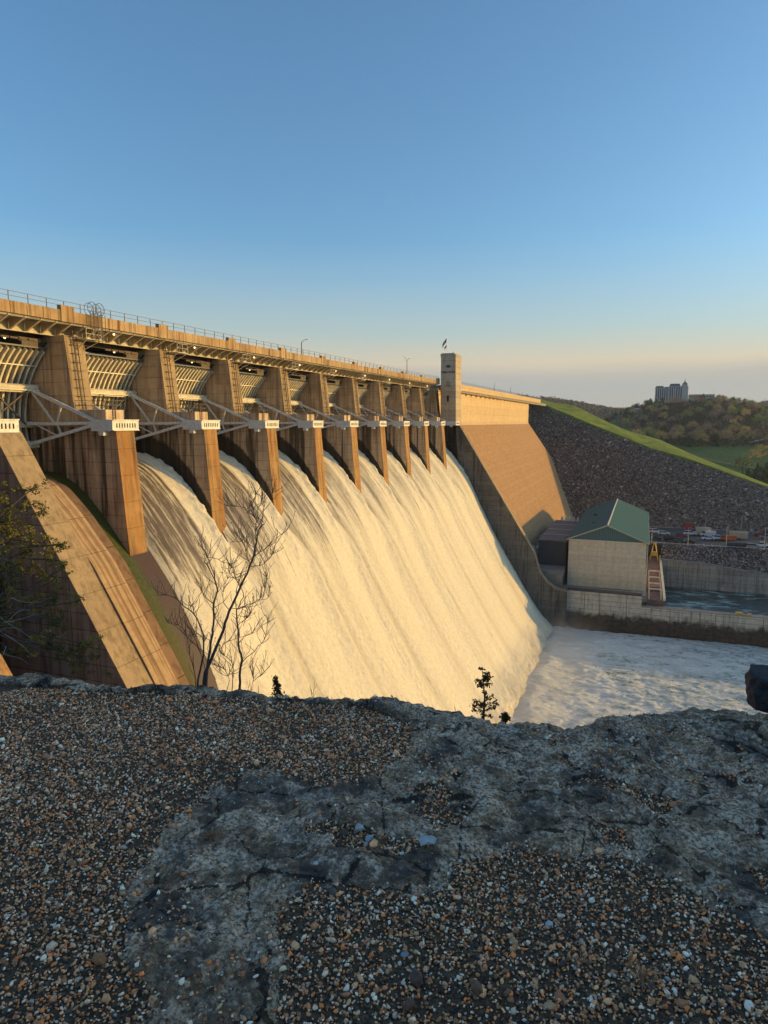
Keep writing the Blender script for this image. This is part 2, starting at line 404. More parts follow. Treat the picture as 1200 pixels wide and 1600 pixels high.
# raised curved ledge inside the left wall
def ledge():
    C = [(-62, -4.6), (-58, -4.9), (-54.3, -5.75), (-53.0, -6.6), (-51.8, -7.7), (-50.6, -8.9), (-49.0, -10.8), (-47.1, -13.0), (-46.0, -14.7), (-42.9, -19.7), (-40.2, -24.2), (-34, -35.5), (-22, -57)]
    t = thing('chute_ledge', (-50, 50, -60), 'curved tan concrete ledge running down inside the left side wall', 'ledge')
    c = catmull(C, 8)
    MB().prism([tuple(p) for p in c]+[(-60, -62)], py(0)+PT+.01, 50.6).build('ledge_body', 'ledge_conc', t)
    MB().prism([(p[0]-.35, p[1]-.5) for p in c]+[(-60, -62)], 50.61, 52.4).build('ledge_step', 'ledge_brown', t)
M['ledge_conc'] = concrete('ledge_concrete', (.42, .26, .13), (.13, .07, .035), .9, lift=3.04, rust=.3, jd=.6)
def ledge_mat():
    n = NT('ledge_tan'); o = n.sep(); m_ = n.noise(1.2, detail=7, rough=.7); st = n.noise(1.0, n.map((.06, 3.2, .06)), detail=6, rough=.65)
    c = n.mix(n.ramp(m_, [(.35, 0), (.65, 1)]), (.34, .215, .11), (.47, .31, .16)); c = n.mix(n.math('MULTIPLY', n.ramp(st, [(.46, 0), (.62, 1)]), .75), c, (.13, .065, .03))
    j = joint(n, o[2], 3.04, .03); c = n.mix(n.math('MULTIPLY', j, .6), c, (.05, .03, .02)); n.bump(m_, .4, .05); return n.done(c, .85, Specular_IOR_Level=.2)
M['ledge_conc'] = ledge_mat()
M['ledge_brown'] = concrete('ledge_brown_concrete', (.22, .13, .07), (.09, .05, .03), .8, lift=3.04)
ledge()

# ------------------------------------------------------------------ spillway water
def water_mat():
    n = NT('falling_white_water'); s = n.attr('s'); y = n.attr('yy'); wake = n.attr('thin'); wk = n.attr('wake')
    cmb = n.n('ShaderNodeCombineXYZ'); n.L(n.math('MULTIPLY', s, .06), cmb.inputs[0]); n.L(n.math('MULTIPLY', y, 1.3), cmb.inputs[1])
    v = cmb.outputs[0]
    n1 = n.noise(1.0, v, detail=8, rough=.72, dist=.25)
    c2 = n.n('ShaderNodeCombineXYZ'); n.L(n.math('MULTIPLY', s, .35), c2.inputs[0]); n.L(n.math('MULTIPLY', y, 2.6), c2.inputs[1])
    n2 = n.noise(1.2, c2.outputs[0], detail=8, rough=.8)
    n3 = n.noise(3.0, detail=5, rough=.7)
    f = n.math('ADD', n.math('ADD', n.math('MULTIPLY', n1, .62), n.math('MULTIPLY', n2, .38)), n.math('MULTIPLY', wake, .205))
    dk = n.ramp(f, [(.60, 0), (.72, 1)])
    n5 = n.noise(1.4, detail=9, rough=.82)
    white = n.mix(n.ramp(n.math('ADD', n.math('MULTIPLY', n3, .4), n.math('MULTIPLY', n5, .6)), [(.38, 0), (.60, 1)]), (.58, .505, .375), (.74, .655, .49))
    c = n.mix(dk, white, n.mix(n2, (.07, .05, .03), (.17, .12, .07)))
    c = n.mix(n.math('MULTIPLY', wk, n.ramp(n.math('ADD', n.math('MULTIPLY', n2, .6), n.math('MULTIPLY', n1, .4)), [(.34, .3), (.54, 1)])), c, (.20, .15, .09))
    n4 = n.noise(6.0, detail=4, rough=.7)
    n.bump(n.math('ADD', n.math('ADD', n.math('MULTIPLY', n3, .6), n.math('MULTIPLY', n1, .5)), n4), .55, .10)
    return n.done(c, n.ramp(dk, [(0, .75), (1, .3)]), Specular_IOR_Level=.3)
M['fall'] = water_mat()
def falling_water():
    ya = py(1)+PT; yb = py(10)
    ns = 420; ny = 760
    s = np.linspace(3.0, CS[-1], ns); yy = np.linspace(0, 1, ny)
    Sg, U = np.meshgrid(s, yy, indexing='ij')
    lft = ya-3.4*sm(S_PIER, CS[-1], Sg)
    Yg = lft+(yb-lft)*U
    X, Z = prof_s(Sg)
    ex = 1e-2; X2, Z2 = prof_s(Sg+.2); nx = -(Z2-Z); nz = (X2-X); L = np.hypot(nx, nz)+1e-9; nx /= L; nz /= L; nx, nz = (nx, nz)
    u = ((Yg-ya) % SP)/(SP-PT)                       # 0..1 inside a bay, >1 behind a pier
    d = np.zeros_like(X)
    after = sm(S_PIER-1, S_PIER+16, Sg)
    bay = np.clip(u, 0, 1)
    d += .9*(1-(2*bay-1)**2)*np.clip(1-after*.8, 0, 1)
    # spray lifted behind each pier end, trailing away down the slope
    for k in range(2, 10):
        pc = py(k)+PT*.5
        w = .9+.055*(Sg-S_PIER).clip(0); g = np.exp(-((Yg-pc)/w)**2)
        d += g*(-.7*np.exp(-((Sg-S_PIER)/3.0).clip(0)**2*.5)+.9*sm(S_PIER+2, S_PIER+12, Sg)*np.exp(-(Sg-S_PIER-8).clip(0)/40))
        g2 = np.exp(-((Yg-pc-1.6-.03*(Sg-S_PIER))/(.6+.02*(Sg-S_PIER).clip(0)))**2)
        d -= g2*.55*sm(S_PIER+2, S_PIER+12, Sg)*np.exp(-(Sg-S_PIER-8).clip(0)/45)
    # rough turbulent jet along the far side of each bay
    jet = np.exp(-((u-.93)/.10)**2)*(1-after)
    d += jet*(.5+.9*fbm(Sg*.9, Yg*2.2, 4, 31))
    low = sm(S_PIER-6, S_PIER+20, Sg)
    amp = .10+.06*low
    d += amp*.7*(fbm(Sg*.10, Yg*1.0, 5, 11)-.5)+ (.09+.15*low)*(fbm(Sg*1.5, Yg*2.0, 4, 5)-.5)
    d += .30*low*(fbm(Sg*.02, Yg*.22, 3, 77)-.5)*2
    end = sm(CS[-1]-9, CS[-1], Sg); d += end*(1.8*fbm(Yg*.35, Sg*.4, 4, 3)+.2)
    d -= .9*np.exp(-(Yg-lft)/.7)
    V = np.stack([X+nx*d, Yg, Z+nz*d], -1).reshape(-1, 3)
    # thin, see-through streaky sheet near the crest, on the near side of each bay
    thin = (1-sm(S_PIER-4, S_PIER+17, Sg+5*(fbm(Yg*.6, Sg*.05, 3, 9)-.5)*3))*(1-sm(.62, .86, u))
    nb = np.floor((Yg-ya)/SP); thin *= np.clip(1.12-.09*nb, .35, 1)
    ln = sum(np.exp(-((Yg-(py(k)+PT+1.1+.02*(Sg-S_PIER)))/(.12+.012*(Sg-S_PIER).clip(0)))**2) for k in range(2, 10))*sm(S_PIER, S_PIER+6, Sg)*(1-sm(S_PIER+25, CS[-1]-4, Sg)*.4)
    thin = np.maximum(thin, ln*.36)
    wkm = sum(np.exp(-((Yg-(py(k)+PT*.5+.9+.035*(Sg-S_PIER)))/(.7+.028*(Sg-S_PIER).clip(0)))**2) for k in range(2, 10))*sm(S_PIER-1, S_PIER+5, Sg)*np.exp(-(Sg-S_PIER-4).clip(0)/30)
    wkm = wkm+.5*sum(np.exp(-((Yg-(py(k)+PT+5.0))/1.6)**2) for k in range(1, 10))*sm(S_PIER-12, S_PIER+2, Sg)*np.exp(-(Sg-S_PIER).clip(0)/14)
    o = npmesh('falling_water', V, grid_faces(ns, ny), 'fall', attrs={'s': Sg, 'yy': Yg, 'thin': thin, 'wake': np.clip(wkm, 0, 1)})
    tag(o, 'white water pouring over the sloping spillway between the concrete piers', 'water', kind='structure')
falling_water()

# ------------------------------------------------------------------ piers
BOXX = -55.7
def make_pier():
    y0, y1 = py(0), py(0)+PT
    t = thing('spillway_pier', (-60, py(0)+PT/2, -15), 'x', 'pier', 'concrete piers between the spillway gates')
    poly = [(-77, 9.9), (-62.75, 9.9), (-61.85, 1.42), (-57.25, 1.42), (-57.25, -.9), (-55.95, -.9), (-54.75, -16), (-56, -22), (-77, -22)]
    MB().prism(poly, y0, y1).build('pier_body', 'conc', t)
    f = MB(); a, c = Vector((-55.95, 0, -.96)), Vector((-54.75, 0, -16))
    f.prism([(-55.95, -.96), (-55.88, -.96), (-54.68, -16), (-54.75, -16)], y0-.01, y1+.01)
    f.build('nose_face', 'conc_front', t)
    u = MB(); u.prism([(-62.75, 9.9), (-61.85, 1.44), (-61.79, 1.44), (-62.69, 9.9)], y0, y1); u.build('upper_face', 'conc_top', t)
    # curved rail groove casting on the side face
    g = MB(); pts = []
    for k in range(9):
        a = radians(128+k*7.2); pts.append((-57.9+11.9*cos(a)*1.0, 0, -.2+11.9*sin(a)))
    for a, c in zip(pts[:-1], pts[1:]):
        g.beam((a[0], y0-.05, a[2]), (c[0], y0-.05, c[2]), .16, .34, (0, 1, 0))
    g.build('guide_rail', 'dark_steel', t)
    # trunnion beam box with slots
    bx = MB().box(-58.25, BOXX, y0-.72, y1+.62, -.93, .27)
    bb = bx.build('trunnion_beam', 'beam_box', t)
    for k in range(8): yk = y0-.1+k*.42; MB().box(BOXX-.02, BOXX+.03, yk, yk+.14, -.62, -.12).build('anchor_slot', 'slot', bb)
    fr = MB().box(-58.7, -55.95, y0-.80, y0-.722, -1.0, .3); fr.box(-57.6, -56.9, y0-.9, y0-.1, -1.5, -.94); fr.build('bearing_plate', 'steel', t)
    MB().box(BOXX-.02, BOXX+.14, y0-.72, y1+.62, .2, .3).box(BOXX-.02, BOXX+.14, y0-.72, y1+.62, -.96, -.88).build('beam_flange', 'beam_box', t)
    # platform railing
    r = MB(); z0 = 1.43
    for (xa, ya_, xb, yb_) in ((-61.7, y0+.1, -57.4, y0+.1), (-57.4, y0+.1, -57.4, y1-.1), (-61.7, y1-.1, -57.4, y1-.1)):
        n = max(2, int(math.hypot(xb-xa, yb_-ya_)/1.4))
        for h in (.5, 1.05): r.beam((xa, ya_, z0+h), (xb, yb_, z0+h), .05)
        for k in range(n+1): q = k/n; r.beam((xa+(xb-xa)*q, ya_+(yb_-ya_)*q, z0), (xa+(xb-xa)*q, ya_+(yb_-ya_)*q, z0+1.05), .05)
    r.build('platform_railing', 'rail', t)
    # ladder on the upper face
    l = MB(); lx = lambda z: -61.79-(z-1.44)*.1064+.28
    for dy in (1.0, 1.55): l.beam((lx(1.5), y0+dy, 1.5), (lx(10.6), y0+dy, 10.6), .07, .09)
    for k in range(30): z = 1.7+k*.3; l.beam((lx(z), y0+1.0, z), (lx(z), y0+1.55, z), .03)
    for k in range(9): z = 2+k*.98; l.beam((lx(z)-.3, y0+.75, z), (lx(z)+.05, y0+.75, z), .1, .08); l.beam((lx(z)-.02, y0+.6, z), (lx(z)-.02, y0+1.95, z), .07)
    l.build('ladder', 'dark_steel', t)
    l = MB(); z = .3
    for dy in (1.1, 1.5): l.beam((-57.18, y0+dy, .3), (-57.18, y0+dy, 2.5), .06)
    for k in range(6): l.beam((-57.18, y0+1.1, .5+k*.3), (-57.18, y0+1.5, .5+k*.3), .04)
    l.build('short_ladder', 'dark_steel', t)
    # small access platform below the bridge
    p = MB(); p.box(-62.6, -60.9, y0+1.6, y0+3.9, 9.55, 9.65)
    for yy in (y0+1.6, y0+2.75, y0+3.9): p.beam((-60.95, yy, 9.6), (-60.95, yy, 10.8), .06)
    for h in (10.2, 10.8): p.beam((-60.95, y0+1.6, h), (-60.95, y0+3.9, h), .05); p.beam((-60.95, y0+1.6, h), (-62.6, y0+1.6, h), .05)
    p.beam((-60.95, y0+1.7, 9.55), (-62.7, y0+1.7, 8.3), .08); p.beam((-60.95, y0+3.8, 9.55), (-62.7, y0+2.5, 8.3), .08)
    p.build('access_platform', 'bracket', t)
    return t
ORD = ['leftmost', 'second', 'third', 'fourth', 'fifth', 'sixth', 'seventh', 'eighth', 'ninth', 'tenth', 'rightmost']
pier0 = make_pier()
for n in range(11):
    o = pier0 if n == 0 else copy_tree(pier0)
    o.location = (-60, py(n)+PT/2, -15)
    o['label'] = ['leftmost pier, cut by the left edge, beside the dry chute wall', 'second pier from left, standing between the dry chute and the white water',
        'third concrete spillway pier from the left', 'fourth concrete spillway pier from the left', 'fifth concrete spillway pier from the left', 'sixth concrete spillway pier from the left',
        'fifth concrete spillway pier counting back from the tower', 'fourth concrete spillway pier counting back from the tower', 'third concrete spillway pier counting back from the tower',
        'second concrete spillway pier counting back from the tower', 'rightmost pier, at the foot of the tower'][n]

# ------------------------------------------------------------------ gates
HX, HZ = -58.0, -.1
def make_gate():
    y0, y1 = py(0)+PT+.12, py(1)-.12
    t = thing('spillway_gate', (HX, (y0+y1)/2, -6), 'x', 'gate', 'radial steel gates of the spillway')
    R = 11.45; a0, a1 = radians(132), radians(207)
    n = 18; sk = MB(); v = []; f = []
    for k in range(n+1):
        a = a0+(a1-a0)*k/n
        for rr in (R, R+.06):
            for yy in (y0, y1): v.append((HX+rr*cos(a), yy, HZ+rr*sin(a)))
    for k in range(n): b4 = k*4; f += [(b4, b4+4, b4+5, b4+1), (b4+2, b4+3, b4+7, b4+6), (b4, b4+2, b4+6, b4+4), (b4+1, b4+5, b4+7, b4+3)]
    sk.add(v, f); sk.box(HX+R*cos(a0)-.1, HX+R*cos(a0)+.45, y0, y1, HZ+R*sin(a0)-.05, HZ+R*sin(a0)+.12)
    sk.build('skin_plate', 'blue_steel', t)
    nr = 17
    for i in range(nr):
        yc = y0+.35+(y1-y0-.7)*i/(nr-1); rb = MB(); prev = None
        for k in range(n+1):
            a = a0+(a1-a0)*k/n; p = (HX+(R-.28)*cos(a), yc, HZ+(R-.28)*sin(a)); p2 = (HX+(R-.52)*cos(a), yc, HZ+(R-.52)*sin(a))
            if prev: rb.beam(prev[0], p, .05, .5, (-cos(a), 0, -sin(a))); rb.beam(prev[1], p2, .26, .05, (-cos(a), 0, -sin(a)))
            prev = (p, p2)
        rb.build('rib', 'cream', t)
    g = MB()
    for ang, sz in ((156, .8), (181, .7), (195, .8)):
        a = radians(ang); r = 9.75 if ang != 181 else 10.2
        c = (HX+r*cos(a), HZ+r*sin(a)); g.beam((c[0], y0+.2, c[1]), (c[0], y1-.2, c[1]), sz, .5, (cos(a), 0, sin(a)))
        g.beam((c[0]-.5*cos(a), y0+.2, c[1]-.5*sin(a)), (c[0]-.5*cos(a), y1-.2, c[1]-.5*sin(a)), .12, .12)
    a = radians(143); g.beam((HX+(R-.55)*cos(a), y0+.2, HZ+(R-.55)*sin(a)), (HX+(R-.55)*cos(a), y1-.2, HZ+(R-.55)*sin(a)), .12)
    g.build('girder', 'cream', t)
    br = MB(); y_s = [y0+1.5, (y0+y1)/2, y1-1.5]
    for ya_, yb_ in zip(y_s[:-1], y_s[1:]):
        A = lambda an, yy: (HX+9.6*cos(radians(an)), yy, HZ+9.6*sin(radians(an)))
        br.beam(A(156, ya_), A(181, yb_), .16); br.beam(A(181, ya_), A(156, yb_), .16); br.beam(A(181, ya_), A(195, yb_), .14)
    br.build('bracing', 'dark_steel', t)
    for sgn, ye, yh in ((-1, y0+1.4, y0-.02-.0), (1, y1-1.4, y1+.0)):
        m = MB(); H = (HX, yh, HZ)
        E = [(HX+9.5*cos(radians(an)), ye, HZ+9.5*sin(radians(an))) for an in (156, 180.5, 195)]
        for e in E: m.beam(H, e, .30, .36)
        L = lambda p, q, t_: tuple(p[i]+(q[i]-p[i])*t_ for i in range(3))
        m.beam(E[0], L(H, E[1], .62), .2); m.beam(L(H, E[0], .55), L(H, E[1], .58), .18); m.beam(L(H, E[1], .58), L(H, E[2], .55), .18)
        m.beam(L(H, E[1], .9), L(H, E[2], .6), .14)
        m.tube([(HX, yh-.35, HZ), (HX, yh+.35, HZ)], .42, 12)
        m.build('gate_arm', 'steel', t)
    c = MB()
    for yy in (y0+.5, y1-.5): c.tube([(HX+(R+.1)*cos(a0), yy, HZ+(R+.1)*sin(a0)), (-67.5, yy, 10.2)], .05, 5)
    c.build('hoist_chain', 'dark_steel', t)
    return t
gate0 = make_gate()
GL = ['closed steel radial gate above the dry chute, leftmost', 'steel radial gate between the second and third piers', 'steel radial gate between the third and fourth piers',
      'steel radial gate between the fourth and fifth piers', 'steel radial gate between the fifth and sixth piers', 'sixth radial gate from the left, fifth counting back from the tower',
      'fourth radial gate counting back from the tower', 'third radial gate counting back from the tower', 'second radial gate counting back from the tower', 'last radial gate, right beside the tower']
loc0 = gate0.location.copy()
for n in range(10):
    o = gate0 if n == 0 else copy_tree(gate0)
    o.location = loc0+Vector((0, SP*n, 0)); o['label'] = GL[n]
gate0.rotation_euler = (0, 0, 0)

# ------------------------------------------------------------------ bridge
BR = thing('road_bridge', (-66, 127, 10), 'long road bridge with concrete parapet and steel brackets over the gates', 'bridge')
PX = -61.57; ya, yb = 20.0, py(10)+.3
def tilt(m): return m.shift(lambda x, y, z: (x, y, z+zt(y)))
def seg(m, x0, x1, z0, z1, y0=None, y1=None):
    y = y0 if y0 is not None else ya; e = y1 if y1 is not None else yb
    while y < e-.01:
        q = min(y+8.23, e); m.box(x0, x1, y, q, z0, z1); y = q
m = MB(); m.box(-72.5, PX-.35, ya, yb, 10.95, 11.3); tilt(m).build('deck', 'grey_conc', BR)
m = MB(); m.box(PX-.35, PX, ya, yb, 11.2, 12.42); tilt(m).build('parapet', 'parapet', BR)
m = MB(); m.box(-72.8, -72.5, ya, yb, 11.0, 12.42); tilt(m).build('upstream_parapet', 'parapet', BR)
for n in range(-1, 11):
    y = py(n)-1.35
    m = MB().box(PX-.5, PX+.06, y, y+1.95, 11.15, 12.95); tilt(m).build('parapet_pillar', 'parapet', BR)
m = MB()
y = ya
while y < yb:
    m.beam((PX-.2, y, 12.4), (PX-.2, y, 13.45), .07); m.beam((-72.6, y, 12.4), (-72.6, y, 13.45), .07); y += 2.4
for h in (12.95, 13.42):
    m.beam((PX-.2, ya, h), (PX-.2, yb, h), .05); m.beam((-72.6, ya, h), (-72.6, yb, h), .05)
tilt(m).build('railing', 'rail', BR)
m = MB(); m.box(-64.35, -64.3, ya, yb, 9.85, 10.95); m.box(-64.55, -64.1, ya, yb, 9.78, 9.85); m.box(-64.55, -64.1, ya, yb, 10.9, 10.95)
tilt(m).build('edge_girder', 'bracket', BR)
m = MB()
for x in (-66.6, -69, -71.8): m.box(x-.03, x+.03, ya, yb, 9.5, 10.95); m.box(x-.22, x+.22, ya, yb, 9.42, 9.5)
y = ya
while y < yb: m.box(-71.8, -64.35, y, y+.15, 9.9, 10.6); y += 4.1
tilt(m).build('inner_girder', 'dark_steel', BR)
y = ya+.6; i = 0
while y < yb:
    m = MB(); m.prism([(PX-.25, 11.2), (PX-.25, 11.05), (-64.25, 9.86), (-64.25, 11.2)], y-.02, y+.02)
    m.prism([(PX-.22, 11.05), (PX-.22, 10.99), (-64.25, 9.80), (-64.25, 9.86)], y-.13, y+.13)
    tilt(m).build('bracket', 'bracket', BR); y += SP/8; i += 1
# hoist decks and lights below the bridge
for n in range(0, 10):
    y0 = py(n)+PT
    m = MB(); m.box(-77.5, -75.5, y0-PT, y0+SP-PT, 5.2, 8.6) if False else m.box(-77, -75, y0+3.2, y0+SP-PT, 7.3, 9.6)
    m.build('hoist_beam', 'grey_conc', BR)
    m = MB(); m.box(-67.4, -65.2, y0+9.6, y0+12.6, 9.0, 9.42); m.box(-67.4, -65.2, y0+10, y0+12.2, 8.5, 9.0)
    for k in range(5): m.box(-65.2, -65.0, y0+6+k*1.2, y0+7+k*1.2, 9.1, 9.3)
    m.build('hoist_machine', 'dark_steel', BR)
    for (lx, ly, lz) in (((-65.6, y0+8.2, 9.15), (-62.9, y0+5.3, 10.95)) if n < 4 else ((-62.9, y0+5.3, 10.95),)):
        m = MB()
        for k in range(3): r = (.09, .14, .09)[k]; m.tube([(lx, ly, lz-.14+k*.08), (lx, ly, lz-.06+k*.08)], [r, r], 8)
        m.build('flood_light', 'bulb', BR)
# caged ladder going over the parapet
t = thing('caged_ladder', (-61.2, 65, 9.8), 'dark caged ladder with two round hoops climbing over the parapet near the left', 'ladder')
m = MB()
for yy in (64.2, 64.7, 65.4, 65.9):
    m.beam((-61.3, yy, 9.4), (-61.3, yy, 12.9), .06); m.beam((-60.7, yy, 9.4), (-60.7, yy, 12.6), .05)
for k in range(12): z = 9.6+k*.3; m.beam((-61.3, 64.2, z), (-61.3, 64.7, z), .04); m.beam((-61.3, 65.4, z), (-61.3, 65.9, z), .04); m.beam((-60.7, 64.2, z), (-60.7, 65.9, z), .04) if k % 2 else None
m.build('rungs', 'dark_steel', t)
for yc in (64.35, 65.55):
    m = MB(); r = .72
    m.tube([(-61.1, yc+r*cos(a), 13.2+r*sin(a)) for a in np.linspace(0, 2*pi, 25)], .035, 5)
    for a in np.linspace(0, 2*pi, 7)[:-1]: m.tube([(-61.1, yc+.15*cos(a), 13.2+.15*sin(a)), (-61.1, yc+r*cos(a), 13.2+r*sin(a))], .02, 4)
    m.tube([(-61.6, yc+r*cos(a), 13.1+r*sin(a)) for a in np.linspace(0, 2*pi, 25)], .03, 5)
    m.build('hoop', 'dark_steel', t)
# parapet of the right part
RP = thing('roadside_parapet', (-62, 300, 11), 'concrete parapet with railing along the dam crest right of the tower', 'parapet')
def crest(y): return 11.9+.0035*(y-210)
m = MB(); y = 216.
while y < 432:
    q = min(y+8, 432); m.box(-62.0, PX, y, q, crest(y), crest(y)+1.2); m.box(-63.4, PX+.02, y, q, crest(y)-.9, crest(y)-.02); y = q
m.build('parapet_wall', 'dam_face', RP)
m = MB(); y = 218
while y < 430:
    m.prism([(-63.38, crest(y)-2.6), (-63.38, crest(y)-.9), (PX-.1, crest(y)-.9)], y-.15, y+.15); y += 8.23
m.build('corbel', 'dam_face', RP)
m = MB(); y = 217
while y < 431: m.beam((PX-.2, y, crest(y)+1.2), (PX-.2, y, crest(y)+2.2), .1); y += 2.6
for h in (1.7, 2.15): m.beam((PX-.2, 217, crest(217)+h), (PX-.2, 431, crest(431)+h), .07)
m.build('railing', 'rail', RP)
MB().box(-72, -62.0, 216, 460, 10.4, 11.9).build('crest_deck', 'grey_conc', DAM)

# ------------------------------------------------------------------ tower
T = thing('control_tower', (-58.7, 212.8, -1), 'square concrete tower with dark lettering and a flag on top', 'tower')
ty0, ty1 = py(10)-.25, 216.0
def tw(m, x0, x1, y0, y1, z0, z1, tp=.0):
    m.add([(x0, y0, z0), (x1, y0, z0), (x1, y1, z0), (x0, y1, z0), (x0-tp*0, y0, z1), (x1-tp, y0, z1), (x1-tp, y1, z1), (x0, y1, z1)],
          [(0, 3, 2, 1), (4, 5, 6, 7), (0, 1, 5, 4), (1, 2, 6, 5), (2, 3, 7, 6), (3, 0, 4, 7)])
m = MB(); tw(m, -60.9, -55.85, ty0, ty1, -1.0, 20.2, .35); 
m.build('tower_shaft', 'tower', T)
m = MB(); m.prism([(-61.05, 20.2), (-56.05, 20.2), (-56.1, 20.6), (-56.5, 21.15), (-61.05, 21.15)], ty0-.12, ty1+.1); m.box(-60.8, -56.8, ty0+.3, ty1-.3, 21.15, 21.35); m.build('tower_cap', 'tower', T)
def text(s, size, loc, parent, name):
    cu = bpy.data.curves.new(name, 'FONT'); cu.body = s; cu.size = size; cu.extrude = .04; cu.align_x = 'CENTER'; cu.offset = .012*size
    o = bpy.data.objects.new(name, cu); COL.objects.link(o); dg = bpy.context.evaluated_depsgraph_get()
    me = bpy.data.meshes.new_from_object(o.evaluated_get(dg)); bpy.data.objects.remove(o)
    me.transform(Matrix.Translation(loc) @ Matrix.Rotation(pi/2, 4, 'X')); return link(name, me, 'letter', parent)
text('TABLE ROCK', .84, (-58.55, ty0-.05, 15.3), T, 'lettering')
m = MB(); cx = -58.5   # castle emblem
m.box(cx-.6, cx+.6, ty0-.08, ty0+.02, 16.9, 17.4)
for dx in (-.6, -.12, .36): m.box(cx+dx, cx+dx+.24, ty0-.08, ty0+.02, 17.4, 17.75)
m.build('castle_emblem', 'letter', T)
m = MB()
for i in range(3):
    for j in range(2): m.box(-59.2+i*.5, -58.8+i*.5, ty0-.04, ty0+.02, 12.0-j*1.0, 12.8-j*1.0)
m.build('plaque', 'grey_conc', T)
m = MB(); m.box(-58.9, -58.2, ty0-.04, ty0+.05, 6.4, 8.3); m.build('slit_window', 'slot', T)
m = MB(); m.tube([(-59.9, 212, 21.3), (-59.9, 212, 26.4)], [.07, .04], 8); m.tube([(-59.9, 212, 26.4), (-59.9, 212, 26.55)], .09, 8)
fp = m.build('flagpole', 'white_paint', T)
MB().tube([(-57.9, 212.5, 21.3), (-57.9, 212.5, 21.9)], .15, 8).build('roof_vent', 'grey_conc', T)
def flag_mat():
    n = NT('striped_flag'); u = n.attr('u'); v = n.attr('v')
    st = n.math('LESS_THAN', n.math('FRACT', n.math('MULTIPLY', v, 6.5)), .5)
    c = n.mix(st, (.55, .55, .55), (.35, .02, .03)); cn = n.math('MULTIPLY', n.math('LESS_THAN', u, .42), n.math('LESS_THAN', v, .54))
    return n.done(n.mix(cn, c, (.015, .02, .09)), .8)
M['flag'] = flag_mat(); M['navy'] = simple('navy_cloth', (.03, .04, .09), .8)
def flag(z, h, w, mat, label):
    nu, nv = 14, 8; V = []; U = []; Vv = []
    for i in range(nu):
        for j in range(nv):
            a = i/(nu-1); b_ = j/(nv-1); V.append((-59.96-a*w*.62, 212+.18*sin(a*7+b_), z-b_*h-a*w*.85)); U.append(a); Vv.append(b_)
    o = npmesh('flag', np.array(V), grid_faces(nu, nv), mat, attrs={'u': np.array(U), 'v': np.array(Vv)})
    o.modifiers.new('s', 'SOLIDIFY').thickness = .02; tag(o, label, 'flag')
flag(26.3, 1.2, 2.2, 'flag', 'striped flag drooping from the top of the tower pole')
flag(24.2, .7, 1.1, 'navy', 'small dark flag below the striped one on the tower pole')

# ------------------------------------------------------------------ street lamps
def lamp(y, z0, h, two, label, arm=1.9, s=1.0):
    x = -65.5; t = thing('street_lamp', (x, y, z0), label, 'street lamp', 'lamps along the dam road')
    MB().tube([(x, y, z0), (x, y, z0+h)], [.11*s, .07*s], 8).build('pole', 'rail', t)
    for sg in ((1, -1) if two else (1,)):
        P = [(x, y, z0+h-.1), (x, y+.5*arm*sg, z0+h+.55), (x, y+arm*sg, z0+h+.8)]
        MB().tube(P, .045*s, 6).build('arm', 'rail', t)
        MB().box(x-.15, x+.15, min(y+arm*sg, y+(arm+.6)*sg), max(y+arm*sg, y+(arm+.6)*sg), z0+h+.72, z0+h+.86).build('lamp_head', 'white_paint', t)
lamp(124.9, 11.3, 4.7, False, 'single arm street lamp on the bridge, right of its middle', 2.6, 1.3)
lamp(190, 11.5, 6.2, True, 'double arm street lamp on the bridge just left of the tower', 2.4, 1.2)
lamp(312, 12, 5.5, False, 'street lamp on the crest road, nearer the tower', 4, 1.2)
lamp(352, 12, 5.5, False, 'street lamp on the crest road, far towards the grass', 4, 1.2)
# ------------------------------------------------------------------ stilling basin and river
WZ = -63.6
def river_mat():
    n = NT('turbulent_river'); o = n.sep()
    foot = n.math('ADD', n.math('DIVIDE', n.math('ADD', o[0], 24), 75), n.math('MULTIPLY', n.math('SUBTRACT', n.noise(.06, detail=4), .5), .7))
    w = n.map((.35, .8, .5)); a = n.noise(.16, w, detail=9, rough=.70, dist=2.2); b = n.noise(.7, w, detail=8, rough=.74, dist=1.2)
    f = n.math('ADD', n.math('MULTIPLY', a, .55), n.math('MULTIPLY', b, .45))
    f = n.math('ADD', f, n.ramp(foot, [(.08, .34), (.26, .03), (1, -.05)]))
    rg = n.math('ABSOLUTE', n.math('SUBTRACT', n.noise(.30, w, detail=7, rough=.62, dist=1.5), .5)); rg2 = n.math('ABSOLUTE', n.math('SUBTRACT', n.noise(1.1, w, detail=6, rough=.62, dist=1.0), .5))
    ln = n.math('MAXIMUM', n.ramp(rg, [(0, 1), (.035, 0)]), n.math('MULTIPLY', n.ramp(rg2, [(0, 1), (.05, 0)]), .8))
    foam = n.math('MAXIMUM', n.ramp(f, [(.47, 0), (.51, .75), (.56, 1)]), ln)
    c = n.mix(foam, n.mix(b, (.15, .22, .17), (.42, .50, .40)), (.97, .94, .84))
    n.bump(n.math('ADD', n.math('MULTIPLY', a, .6), b), 1.0, 1.2)
    return n.done(c, n.ramp(foam, [(0, .15), (1, .8)]))
M['river'] = river_mat()
